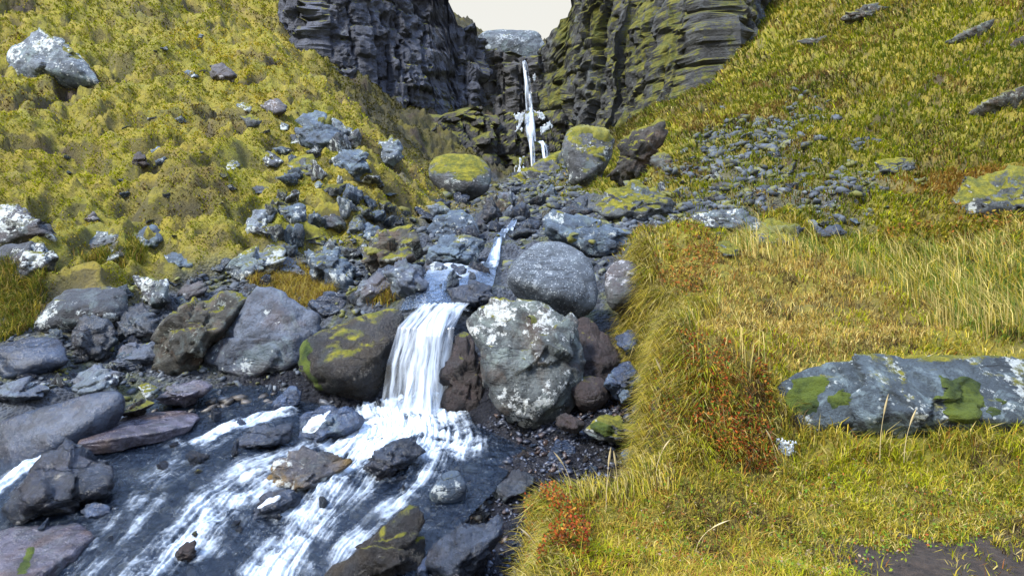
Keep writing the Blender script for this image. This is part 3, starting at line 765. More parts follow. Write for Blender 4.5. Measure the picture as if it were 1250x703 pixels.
# right of the stream
R('F1', 'F', [(0,95),(60,78),(150,68),(240,58),(292,110),(262,152),(180,152),(60,142),(0,132)], 'darklich', 'low wall of white-crusted rock at the foot of the scree', 'boulder', 'boulder', strata=.9, d=.4)
R('F2', 'F', [(253,152),(300,118),(420,108),(437,165),(420,207),(300,212),(250,197)], 'mossy', 'dark ledge with a thick yellow moss cap below the scree', 'boulder', 'boulder', strata=.8)
R('F3', 'F', [(468,172),(530,130),(580,123),(602,155),(560,177)], 'dark', 'dark bare flat rock in grass beside the moss-capped ledge')
R('F4', 'F', [(453,132),(480,122),(512,125),(522,147),(480,157)], 'dark', 'small dark stone touching the dark bare flat rock', 'stone', 'stone')
R('F6', 'F', [(608,97),(650,88),(700,90),(690,117),(640,122)], 'blue', 'small low grey rock in green grass beyond the dark bare flat rock')
R('F7', 'F', [(713,322),(740,298),(782,310),(762,330)], 'pale', 'small blue stone lying in the meadow grass', 'stone', 'stone')
R('F8', 'X', [(1160,245),(1172,222),(1212,208),(1265,206),(1290,215),(1290,262),(1230,268),(1166,264)], 'mossy', 'big mossy rock under the rust-coloured turf bulge at the meadow edge', 'boulder', 'boulder', d=.5, strata=.5)
R('F11', 'X', [(934,488),(948,470),(975,452),(1010,440),(1090,430),(1180,430),(1240,434),(1320,442),(1330,530),(1240,545),(1180,535),(1100,530),(1040,520),(985,535),(948,520)], 'bankslab', 'long blue-grey slab with dark moss lying in the near grass bank', 'boulder', 'boulder', d=.35, Y=3.62, strata=.15, p=26, amp=.022)
R('F12', 'F', [(108,192),(170,173),(217,200),(202,242),(150,242)], 'mossy', 'white-streaked rock under the low wall at the foot of the scree')
# stream
R('G1', 'G', [(-80,165),(0,118),(150,70),(260,38),(350,10),(430,-4),(480,0),(512,50),(400,112),(300,142),(240,192),(150,252),(60,332),(-80,420)], 'smooth', 'big smooth dark slab sloping into the stream', 'boulder', 'boulder', d=.5, p=10, amp=.022, strata=.0, Y=5.0)
R('G2', 'G', [(0,482),(50,410),(120,330),(140,280),(210,253),(300,248),(422,290),(442,340),(380,412),(300,452),(200,502),(80,517)], 'wet', 'wet black boulder with a pale sheen in the stream before the big smooth slab', 'boulder', 'boulder', d=.7, Y='water')
R('G3', 'G', [(288,467),(330,430),(402,440),(402,470),(360,502),(310,502)], 'wetblue', 'small slate-blue stone in the water beside the wet black boulder', 'stone', 'stone', Y='water')
R('G4', 'G', [(-60,525),(150,520),(292,515),(332,560),(250,622),(150,682),(100,740),(-60,760)], 'pinkslab', 'flat violet slab at the water edge with a mossy crack', 'boulder', 'boulder', flat=True, p=34, amp=.02, strata=.2, th=.2, Y='water')
R('G5', 'G', [(285,222),(330,180),(400,140),(470,118),(620,103),(722,108),(702,150),(560,182),(400,202),(330,222)], 'pinkslab', 'long pinkish flat rock with grooves at the rim of the pool', 'boulder', 'boulder', flat=True, p=30, amp=.02, strata=.2, th=.1, Y='water')
R('G6', 'G', [(555,62),(620,10),(700,-4),(762,10),(722,60),(640,77)], 'pinkslab', 'pinkish broken slab behind the long grooved rock at the pool', Y=5.8)
R('G7', 'G', [(498,10),(540,-4),(582,20),(540,62)], 'pale', 'small pale blue stone at the end of the big smooth slab', 'stone', 'stone', Y=5.7)
R('G8', 'G', [(425,122),(520,63),(562,75),(502,112)], 'brownmoss', 'thin brown wet stone between smooth slab and long grooved rock', 'stone', 'stone', Y=5.5)
R('G9', 'G', [(983,77),(1030,35),(1062,13),(1097,30),(1092,80),(1010,107)], 'wetblue', 'slate-blue broken stone at the foot of the big flat-faced slab', 'stone', 'stone', Y='water')
R('G10', 'X', [(356,534),(375,505),(405,494),(440,498),(449,510),(422,532),(385,545)], 'wetblue', 'ice-topped blue rock splitting the stream below the small waterfall', Y='water')
R('G11', 'X', [(323,588),(338,560),(375,545),(400,547),(424,570),(402,592),(355,602),(328,602)], 'mustard', 'mustard-streaked rock standing in the middle of the rapids', Y='water')
R('G12', 'G', [(912,462),(960,410),(1060,388),(1102,400),(1040,452),(930,497)], 'wet', 'low black rock with a white crust under the mustard-streaked rock', Y='water')
R('G13', 'G', [(638,622),(680,578),(722,570),(702,652),(650,654)], 'redbrown', 'small brown rock awash in the lower rapids', 'stone', 'stone', Y='water')
R('G14', 'G', [(828,232),(930,158),(1062,148),(1040,210),(1000,250),(900,250)], 'wet', 'dark rock washed over beside the ice-topped blue rock', Y='water')
R('H1', 'H', [(58,312),(150,250),(250,213),(302,260),(232,312),(130,362),(70,332)], 'wet', 'dark ribbed rock in white water below the small waterfall', strata=1.0, Y='water')
R('H2', 'H', [(313,402),(345,345),(375,318),(440,310),(472,380),(452,442),(370,462),(330,442)], 'blue', 'smooth round grey stone beside the rapids', 'boulder', 'boulder', p=10, amp=.02, strata=.0, Y='water')
R('H3', 'H', [(-30,690),(40,630),(100,570),(190,502),(262,468),(300,520),(315,572),(325,680),(285,740),(-30,760)], 'brownmoss', 'big brown wet boulder at the lower rapids', 'boulder', 'boulder', d=.6, Y='water')
R('H4', 'H', [(328,622),(430,520),(500,495),(562,478),(602,540),(540,642),(470,702),(350,730),(318,692)], 'wet', 'black wet slab beside the big brown boulder', 'boulder', 'boulder', d=.55, Y='water')
R('H5', 'H', [(553,402),(640,308),(702,350),(692,422),(620,452),(560,442)], 'dark', 'violet-black slab on the wet pebbles near the grass bank', Y=4.5)
R('H6', 'H', [(738,292),(800,198),(852,240),(842,312)], 'wetblue', 'flat blue slab under the lichen-crusted boulder', Y=4.95)
R('H7', 'H', [(1012,252),(1060,238),(1122,300),(1052,322)], 'wetblue', 'flat blue slab just above the grass bank edge', Y=4.75)
R('H8', 'H', [(888,172),(940,120),(1040,118),(1102,160),(1082,222),(950,212)], 'mossy', 'green-mossed rock with turquoise crust in the shaded gap', Y=4.95)
R('H9', 'H', [(778,132),(830,103),(892,140),(862,182),(790,172)], 'redbrown', 'smooth red stone beside the green-mossed rock', 'stone', 'stone', Y=5.05)
R('H10', 'H', [(828,22),(880,-25),(962,-25),(992,50),(942,112),(860,102)], 'redbrown', 'rounded red-brown rock in shade above the green-mossed rock', 'boulder', 'boulder', p=12, Y=5.4)
R('H11', 'H', [(1053,102),(1085,73),(1107,100),(1072,117)], 'wetblue', 'small bluish stone under the overhanging grass bank', 'stone', 'stone', Y=5.0)
R('H12', 'H', [(1008,42),(1040,23),(1062,50),(1022,72)], 'wetblue', 'little slate stone beside the rounded red-brown rock', 'stone', 'stone', Y=5.3)
R('H13', 'H', [(278,692),(320,613),(337,640),(312,712)], 'wetblue', 'narrow blue stone squeezed beside the big brown boulder', 'stone', 'stone', Y='water')
R('H15', 'H', [(1083,197),(1120,178),(1132,220),(1090,232)], 'wetblue', 'bluish pebble-like stone at the foot of the hanging grass', 'stone', 'stone', Y=4.85)
R('H16', 'H', [(503,342),(540,303),(572,330),(540,362)], 'wetblue', 'little slate-blue stone between round grey stone and violet-black slab', 'stone', 'stone', Y=4.75)

R('L1', 'C', [(963,152),(1050,105),(1150,62),(1152,74),(1062,130),(975,160)], 'rough', 'thin dark rock ledge slanting across the upper grass slope', 'outcrop', 'outcrop', d=.18, strata=.6)
R('L2', 'C', [(1193,168),(1225,140),(1290,118),(1290,150),(1240,160),(1200,180)], 'rough', 'short dark rock ledge at the upper grass slope under the thin slanting one', 'outcrop', 'outcrop', d=.18, strata=.6)
R('L3', 'C', [(1048,408),(1110,368),(1200,325),(1290,295),(1290,335),(1180,362),(1100,395),(1062,418)], 'rough', 'long stony ledge in the grass slope above the rust-coloured turf bulge', 'outcrop', 'outcrop', d=.18, strata=.8)
R('L4', 'C', [(570,72),(640,30),(720,8),(770,22),(690,62),(620,84)], 'rough', 'brown overhanging turf ledge high on the grass slope near the mossy cliff', 'outcrop', 'outcrop', d=.3, amp=.07)
R('L5', 'C', [(430,150),(500,128),(560,132),(540,150),(470,172)], 'rough', 'dark earthy ledge on the grass slope between scree top and mossy cliff', 'outcrop', 'outcrop', d=.3, amp=.07)
R('L6', 'C', [(700,590),(760,570),(840,575),(860,610),(800,640),(720,625)], 'mossy', 'mossy broken rock ledge at the top of the meadow', 'outcrop', 'outcrop', d=.4, strata=.8)

# moss cushions grown on some of the boulders: children of their rock
moss = NT('cushion moss')
_v, _r, _o = moss.objvec()
_c = moss.mix(moss.ramp(moss.noise(_v, 4, 7, .7), .36, .64), (.085, .095, .010), (.20, .185, .016))
_c = moss.mix(moss.ramp(moss.noise(_v, 30, 6, .75), .5, .72, 0, .7), _c, (.035, .035, .010))
MOSS = moss.surf(moss.bsdf(_c, 1.0, moss.bump(moss.noise(_v, 55, 6, .75), .9, .04), Sheen_Weight=.15))
dmoss = NT('dark green moss')
_v, _r, _o = dmoss.objvec()
_c = dmoss.mix(dmoss.ramp(dmoss.noise(_v, 5, 7, .7), .36, .64), (.014, .030, .004), (.085, .115, .010))
DMOSS = dmoss.surf(dmoss.bsdf(_c, 1.0, dmoss.bump(dmoss.noise(_v, 70, 6, .75), .9, .03)))
ice = NT('white ice crust')
_v, _r, _o = ice.objvec()
_c = ice.mix(ice.ramp(ice.noise(_v, 6, 7, .7), .4, .7), (.42, .48, .55), (.66, .70, .74))
ICE = ice.surf(ice.bsdf(_c, .45, ice.bump(ice.noise(_v, 25, 6, .7), .7, .02), Subsurface_Weight=.1))

def crust(key, name, mat, regions, thick=.035, seed=0, rag=.35):
    """a cushion or crust: the rock's own surface inside a traced patch, lifted and thickened"""
    o, ws, f, base = HERO[key]
    px, py = project(ws)
    n = ws - ws.mean(0); n /= np.linalg.norm(n, axis=1)[:, None]
    cam = ws / np.linalg.norm(ws, axis=1)[:, None]
    facing = -(n * cam).sum(1)
    for j, poly in enumerate(regions):
        reg, pts = poly
        P = trace(reg, pts)
        d = seg_dist(px, py, P); s = np.where(inside(px, py, P), d, -d)
        size = max(max(a for a, _ in P) - min(a for a, _ in P), 6)
        nz = fbm(ws * 9 / max(1, base[1] / 6) + seed + j, 4, 91 + seed)
        w = sstep(0, .22, s / size + rag * nz * .6)
        w = np.where(facing > -.15, w, 0)
        lump = .45 + 1.5 * np.abs(fbm(ws * 13 / max(1, base[1] / 6) + 3, 4, 95 + seed))
        lift = thick * (w * lump) * base[1] / 6 - .012 * base[1] / 6 * (1 - w)
        keep = (w[f] > .02).all(1)
        if keep.sum() < 4: continue
        fk = f[keep]; lab = np.arange(len(ws))
        while True:
            mn = lab[fk].min(1); new = lab.copy()
            for q in range(3): np.minimum.at(new, fk[:, q], mn)
            if (new == lab).all(): break
            lab = new
        ids, cn = np.unique(lab[fk[:, 0]], return_counts=True)
        fk = fk[lab[fk[:, 0]] == ids[cn.argmax()]]
        used, inv = np.unique(fk, return_inverse=True)
        co = (ws + n * lift[:, None])[used] - base
        me = npmesh(name, co, inv.reshape(-1, 3), np.full(len(fk), 3), mat)
        obj(name, me, o)

crust('B1', 'moss_cap', MOSS, [('B', [(295,615),(310,560),(380,535),(460,535),(525,555),(555,605),(480,590),(420,575),(350,600)])], .05)
crust('B5', 'moss_cap', MOSS, [('B', [(820,465),(900,435),(960,450),(1015,480),(990,510),(930,540),(880,500)]), ('B', [(900,560),(950,555),(990,565),(970,600),(915,580)])], .05, 2)
crust('F2', 'moss_cap', MOSS, [('F', [(255,155),(300,115),(420,105),(430,140),(390,165),(330,155),(270,165)])], .06, 3)
crust('E8', 'moss_tuft', MOSS, [('E', [(95,215),(115,195),(160,205),(155,225),(110,235)])], .06, 4)
crust('E3', 'moss_tuft', MOSS, [('E', [(665,460),(685,440),(715,450),(720,475),(690,490),(668,480)])], .035, 5)
crust('E14', 'moss_tuft', MOSS, [('E', [(820,170),(845,145),(880,150),(875,180),(840,190)]), ('E', [(895,120),(930,105),(960,115),(940,140)]), ('E', [(895,180),(915,165),(935,180),(920,200)])], .06, 6)
crust('F11', 'moss_patch', DMOSS, [('X', [(946,512),(950,468),(985,452),(1012,458),(1010,490),(995,510),(965,522)]), ('X', [(1005,482),(1035,468),(1045,490),(1015,502)]), ('X', [(1143,490),(1150,458),(1198,450),(1206,490),(1195,520),(1160,520)]), ('X', [(1200,505),(1205,466),(1250,456),(1320,465),(1320,520),(1240,512)]), ('X', [(1090,432),(1150,428),(1190,430),(1180,440),(1110,440)])], .045, 7, .5)
crust('H8', 'moss_patch', DMOSS, [('H', [(890,150),(930,130),(990,150),(1020,190),(960,205),(900,180)])], .03, 8)
crust('D24', 'moss_patch', DMOSS, [('X', [(357,430),(372,405),(385,415),(382,450),(405,480),(385,480),(362,455)])], .02, 9)
crust('G4', 'moss_strip', DMOSS, [('G', [(45,680),(70,640),(120,535),(150,530),(130,620),(105,700),(50,710)])], .02, 16, .3)
crust('G10', 'ice_cap', ICE, [('X', [(360,530),(378,506),(405,494),(410,502),(400,515),(385,534)])], .03, 10, .15)
crust('G12', 'ice_cap', ICE, [('G', [(915,460),(960,415),(1020,405),(1020,425),(950,465)])], .03, 11, .2)
crust('D1b', 'moss_patch', MOSS, [('D', [(90,180),(160,170),(200,185),(150,200)])], .03, 12)
crust('A9', 'moss_cap', MOSS, [('A', [(1085,445),(1120,415),(1185,420),(1230,465),(1180,455),(1130,440)])], .05, 13)
crust('A1', 'moss_cap', MOSS, [('A', [(110,110),(180,135),(255,160),(305,215),(350,270),(300,240),(240,185),(170,150)])], .05, 14)

# the ice that hangs at the waterfalls and rocks
def ice_patch(reg, pts, Y, label, d=.06):
    P = trace(reg, pts)
    xs = [a for a, _ in P]; ys = [b for _, b in P]
    size = max(max(xs) - min(xs), max(ys) - min(ys)); pad = size * .2
    n = 56
    gx, gy = np.meshgrid(np.linspace(min(xs) - pad, max(xs) + pad, n), np.linspace(min(ys) - pad, max(ys) + pad, n))
    gx, gy = gx.ravel(), gy.ravel()
    dd = seg_dist(gx, gy, P); s_ = np.where(inside(gx, gy, P), dd, -dd) / size
    q = np.stack([gx / size * 4, gy / size * 1.6, np.full(len(gx), xs[0])], 1)
    w = sstep(.0, .20, s_ + .30 * fbm(q * 2.2, 4, int(xs[0])))
    lump = .35 + 1.3 * np.abs(fbm(q * 4, 4, int(xs[0]) + 3))
    front = np.array([W(a, b, Y - d * ww * l) for a, b, ww, l in zip(gx, gy, w, lump)])
    rear = np.array([W(a, b, Y + d * .8) for a, b in zip(gx, gy)])
    F = grid_faces(n, n); F = F[(w[F] > .05).all(1)]
    used, inv = np.unique(F, return_inverse=True); inv = inv.reshape(-1, 4); m = len(used)
    V = np.concatenate([front[used], rear[used]])
    e = {}
    for f in inv:
        for p_, q_ in zip(f, np.roll(f, -1)):
            if (q_, p_) in e: del e[(q_, p_)]
            else: e[(p_, q_)] = 1
    side = np.array([(q_, p_, p_ + m, q_ + m) for p_, q_ in e])
    FF = np.concatenate([inv, inv[:, ::-1] + m, side])
    base = np.array((V[:, 0].mean(), V[:, 1].mean(), V[:, 2].min()))
    o = obj('ice_patch', npmesh('ice_patch', V - base, FF, np.full(len(FF), 4), ICE), None, base)
    tag(o, label, 'ice')

# dark rock tiers behind the tall fall
ice_patch('B', [(628,418),(650,408),(678,402),(668,440),(660,478),(640,478),(645,450)], 44.9, 'white ice on the rock close against the tall waterfall, stream side')
ice_patch('B', [(702,402),(735,405),(750,430),(735,442),(715,420)], 45.0, 'small white ice strip beside the middle of the tall waterfall')
ice_patch('B', [(725,462),(770,435),(775,460),(745,487),(727,490)], 44.6, 'white ice slab beside the tall waterfall above its thin side stream')
ice_patch('B', [(632,630),(650,575),(670,570),(665,600),(685,620),(660,645)], 41.5, 'white ice spray at the very foot of the tall waterfall')
ice_patch('B', [(698,272),(712,268),(714,285),(704,300)], 49.6, 'tiny white ice fleck beside the top of the tall waterfall')
ice_patch('F', [(395,278),(428,250),(462,262),(450,290),(425,292)], 7.4, 'small white ice lump under the moss-capped ledge in the grass', .08)
ice_patch('X', [(944,536),(950,532),(972,538),(974,552),(966,560),(948,556)], 3.52, 'white ice plate hanging below the long slab in the near bank', .02)
# ------------------------------------------------------------------ terrain
# ------------------------------------------------------------------ cliffs
def cliff_mat(name, c1, c2, mossy, blue, updep=.55):
    N = NT(name)
    v, rnd, ov = N.objvec()
    mp = N.n('ShaderNodeMapping'); mp.inputs['Scale'].default_value = (1, 1, .28); N.l(v, mp.inputs['Vector'])
    s1 = N.noise(mp.outputs[0], .55, 8, .65, .3); s2 = N.noise(v, 2.2, 9, .7); s3 = N.noise(v, 8, 8, .72)
    c = N.mix(N.ramp(s1, .34, .66), c1, c2)
    c = N.mix(N.ramp(s2, .44, .66, 0, .7), c, tuple(x * .35 for x in c1))
    c = N.mix(N.ramp(N.noise(v, .8, 8, .7, .8), .56, .64, 0, .5), c, blue)
    ge = N.n('ShaderNodeNewGeometry'); sx = N.n('ShaderNodeSeparateXYZ'); N.l(ge.outputs['Normal'], sx.inputs[0])
    f = N.math('ADD', N.math('MULTIPLY', sx.outputs['Z'], updep), N.math('MULTIPLY', N.noise(mp.outputs[0], .45, 9, .75, .6), 1.3))
    mk = N.ramp(f, 1.18 - .55 * mossy, 1.30 - .55 * mossy)
    mc = N.mix(N.ramp(s2, .35, .65), (.055, .065, .012), (.145, .135, .020))
    c = N.mix(mk, c, mc)
    h = N.math('ADD', s2, N.math('MULTIPLY', s3, .4))
    return N.surf(N.bsdf(c, N.ramp(mk, 0, 1, .6, 1), N.bump(h, .9, .25)))

def cliff(name, label, spec, mat, colw=1.5, rowh=1.8, depth=1.3, seed=0, res=.16, lean=.10, back=9, big=.9):
    """jointed basalt wall along a plan line; spec rows: px, Y, py at the foot, py at the top"""
    spec = np.array(spec, float)
    B = np.array([W(a, c, b) for a, b, c, d in spec]); Tp = np.array([W(a, d, b + 0) for a, b, c, d in spec])
    Tp[:, :2] = B[:, :2]
    seg = np.r_[0, np.cumsum(np.hypot(np.diff(B[:, 0]), np.diff(B[:, 1])))]
    n = int(seg[-1] / res) + 1
    sq = np.linspace(0, seg[-1], n)
    bx, by, bz = (np.interp(sq, seg, B[:, i]) for i in range(3))
    tz = np.interp(sq, seg, Tp[:, 2])
    tz = tz + .9 * fbm(np.c_[sq * .5, sq * 0, sq * 0 + seed], 4, seed)
    bz = bz - 5.0
    tx = np.gradient(bx); ty = np.gradient(by); L = np.hypot(tx, ty); nx, ny = ty / L, -tx / L   # towards the viewer
    m = int(np.max(tz - bz) / res) + 1
    tt = np.linspace(0, 1, m)
    S, Tt = np.meshgrid(sq, tt)
    Z = bz[None] + (tz - bz)[None] * Tt
    P = np.stack([bx[None] + 0 * S, by[None] + 0 * S, Z], -1)
    # columns of uneven width, cut by uneven joints
    wob = .7 * fbm2(S, Z, .22, 3, seed + 3).reshape(S.shape) + .25 * fbm2(S, Z, .9, 3, seed + 4).reshape(S.shape)
    def blocks(cw, rh, sd):
        q = (S + wob * cw * .9) / cw + .45 * np.sin(S / cw * 1.3 + sd)
        ci = np.floor(q).astype(np.int64); qf = q - ci
        ch = (_hash(ci.ravel(), ci.ravel() * 0 + 5, ci.ravel() * 0, sd) & np.uint32(1023)).astype(float).reshape(S.shape) / 1023
        r = Z / rh * (.6 + .8 * ch) + ch * 9 + .35 * wob
        ri = np.floor(r).astype(np.int64); rf = r - ri
        bh = (_hash(ci.ravel(), ri.ravel(), ci.ravel() * 0 + 3, sd + 1) & np.uint32(1023)).astype(float).reshape(S.shape) / 1023
        edge = np.minimum(sstep(0, .10, qf) * sstep(0, .10, 1 - qf), sstep(0, .09, rf) * sstep(0, .05, 1 - rf) * .5 + .5)
        return ch, bh, edge, qf
    ch, bh, ed, qf = blocks(colw, rowh, seed + 11)
    c2, b2, e2, _ = blocks(colw * .45, rowh * .55, seed + 17)
    c3, b3, e3, _ = blocks(colw * 3.3, rowh * 4, seed + 19)
    out = depth * (.55 * ch + .45 * bh + big * c3 + .18 * b2 - .28 * (1 - ed) - .12 * (1 - e2) - .5) + .28 * fbm2(S, Z, 1.2, 4, seed + 6).reshape(S.shape) * depth
    out += depth * .9 * fbm2(S, Z, .12, 3, seed + 7).reshape(S.shape)
    out += lean * (1 - Tt) * (tz - bz)[None]
    P[..., 0] += nx[None] * out; P[..., 1] += ny[None] * out
    top = P[-1]
    rows = [P]
    for k in range(1, 7):
        q = top.copy(); q[:, 0] -= nx * back * k / 6; q[:, 1] -= ny * back * k / 6
        q[:, 2] += .8 * fbm(np.c_[q[:, 0] * .4, q[:, 1] * .4, q[:, 0] * 0 + 3], 3, seed + 8) + .05 * k
        rows.append(q[None])
    drop = rows[-1].copy(); drop[..., 2] = bz[None] - 2; rows.append(drop)
    G = np.concatenate(rows, 0)
    base = np.array((bx.mean(), by.mean(), bz.min()))
    me = npmesh(name, G.reshape(-1, 3) - base, grid_faces(G.shape[0], n), np.full((G.shape[0] - 1) * (n - 1), 4), mat)
    me.polygons.foreach_set('use_smooth', np.zeros(len(me.polygons), bool))
    o = obj(name, me, None, base)
    return tag(o, label, 'cliff')

CL1 = cliff_mat('blue basalt cliff', (.030, .034, .052), (.080, .090, .128), .26, (.15, .165, .20))
CL2 = cliff_mat('dark wet cliff', (.026, .025, .027), (.070, .068, .072), .30, (.09, .095, .11))
CL4 = cliff_mat('dark mossy bedrock', (.020, .019, .018), (.055, .050, .044), .58, (.06, .06, .065))
CL3 = cliff_mat('mossy cliff', (.022, .023, .024), (.060, .062, .064), .94, (.13, .15, .16), .22)
cliff('cliff', 'tall blue-black jointed basalt cliff at the head of the valley', [(362, 46.3, 18, -190), (390, 45.6, 44, -160), (430, 46.6, 60, -150), (470, 48, 80, -130), (520, 49.6, 106, -90), (538, 50, 119, -40), (545, 50.2, 122, 3), (558, 50.4, 126, 31), (569, 50.6, 130, 38), (576, 50.7, 133, 24), (583, 50.9, 136, 46), (592, 52, 136, 62), (600, 54, 136, 66)], CL1, 1.5, 2.0, 1.5, 3)
cliff('cliff', 'low dark cliff that the tall waterfall drops from', [(574, 53, 138, 66), (600, 51.2, 140, 66), (625, 50.8, 144, 69), (636, 51, 144, 75), (648, 51, 144, 75), (655, 50.6, 144, 69), (690, 50.2, 142, 64), (710, 50.4, 140, 55)], CL2, 1.3, 1.6, 1.2, 5, lean=.02)
cliff('cliff', 'mossy green and grey cliff facing the blue cliff across the falls', [(668, 52, 138, 66), (676, 51.4, 138, 60), (688, 50.6, 138, 38), (696, 50.2, 138, 18), (704, 50, 137, -4), (720, 49.6, 137, -45), (760, 47, 134, -100), (800, 44.4, 121, -120), (840, 41, 97, -140), (862, 40, 80, -140), (870, 39.8, 72, -140), (882, 41.2, 58, -140), (896, 43.5, 40, -140), (912, 46.5, 16, -140)], CL3, 1.2, 2.8, 1.4, 9, res=.14, lean=.18, big=.6, back=1.2)

cliff('cliff', 'dark mossy stepped bedrock below the cliffs that the lower waterfall runs over', [(500, 43.2, 206, 172), (525, 44.2, 210, 150), (560, 45.6, 214, 141), (600, 46.8, 217, 139), (640, 47.4, 218, 140), (665, 47.8, 214, 143), (695, 48.2, 204, 150)], CL4, 2.6, 2.4, 1.5, 14, lean=.55, back=7)
# ------------------------------------------------------------------ water
def foam_mat(name, water=(.012, .022, .045), white=(.56, .64, .74), refl=1.0):
    N = NT(name)
    ge = N.n('ShaderNodeNewGeometry')
    f = N.attr('foam').outputs['Fac']; st = N.attr('streak').outputs['Fac']
    n1 = N.noise(ge.outputs['Position'], 28, 6, .65, .6); n2 = N.noise(ge.outputs['Position'], 9, 5, .6, .5)
    h = N.math('ADD', N.math('MULTIPLY', n1, .35), N.math('MULTIPLY', n2, .65))
    nrm = N.bump(h, .6, .08)
    gl = N.n('ShaderNodeBsdfGlossy'); N.setin(gl, 'Roughness', .09); N.l(nrm, gl.inputs['Normal']); gl.inputs['Color'].default_value = (.72, .82, .95, 1)
    tr = N.n('ShaderNodeBsdfTransparent'); tr.inputs['Color'].default_value = (.50, .53, .50, 1)
    df = N.n('ShaderNodeBsdfDiffuse'); df.inputs['Color'].default_value = (*water, 1)
    body = N.n('ShaderNodeMixShader'); body.inputs[0].default_value = .14
    N.l(tr.outputs[0], body.inputs[1]); N.l(df.outputs[0], body.inputs[2])
    fr = N.n('ShaderNodeFresnel'); N.setin(fr, 'IOR', 1.45); N.l(nrm, fr.inputs['Normal'])
    m1 = N.n('ShaderNodeMixShader'); N.l(N.math('ADD', N.math('MULTIPLY', fr.outputs[0], refl), .02, True), m1.inputs[0]); N.l(body.outputs[0], m1.inputs[1]); N.l(gl.outputs[0], m1.inputs[2])
    white_b = N.bsdf(white, .5, N.bump(N.math('ADD', n1, st), .5, .03), Subsurface_Weight=0)
    m2 = N.n('ShaderNodeMixShader')
    ff = N.math('ADD', f, N.math('MULTIPLY', N.math('SUBTRACT', n1, .5), .5))
    N.l(N.math('MULTIPLY', N.ramp(ff, .12, 1.05, 0, .97), N.ramp(f, .07, .32)), m2.inputs[0]); N.l(m1.outputs[0], m2.inputs[1]); N.l(white_b, m2.inputs[2])
    return N.surf(m2.outputs[0])

WATER = foam_mat('stream water', refl=.85)
WATER2 = foam_mat('upper stream water', refl=.35)
FLOWS = [  # traced threads of white water: points (photo px), half width in metres, strength
    ([(500, 490), (495, 515), (470, 540)], .36, 1.35), ([(520, 500), (545, 520), (565, 545)], .16, .75), ([(440, 525), (470, 520)], .18, 1.0),
    ([(480, 525), (450, 550), (415, 565), (400, 600), (370, 640), (330, 690), (310, 730)], .17, .66),
    ([(470, 560), (440, 600), (410, 630), (385, 660), (360, 700), (345, 740)], .14, .36),
    ([(550, 545), (520, 575), (500, 600), (450, 640), (420, 670), (400, 710)], .10, .46),
    ([(395, 548), (345, 568), (300, 575), (270, 600), (240, 640), (200, 680), (170, 710)], .15, .58),
    ([(330, 580), (290, 600), (265, 625), (240, 660)], .16, .62),
    ([(350, 503), (310, 512), (280, 522), (245, 538)], .07, .95), ([(330, 506), (260, 540), (200, 560)], .16, .28),
    ([(140, 508), (112, 522), (85, 537), (55, 560), (20, 580), (-10, 600)], .06, 1.15), ([(235, 545), (180, 590), (150, 640), (110, 690)], .2, .30)]
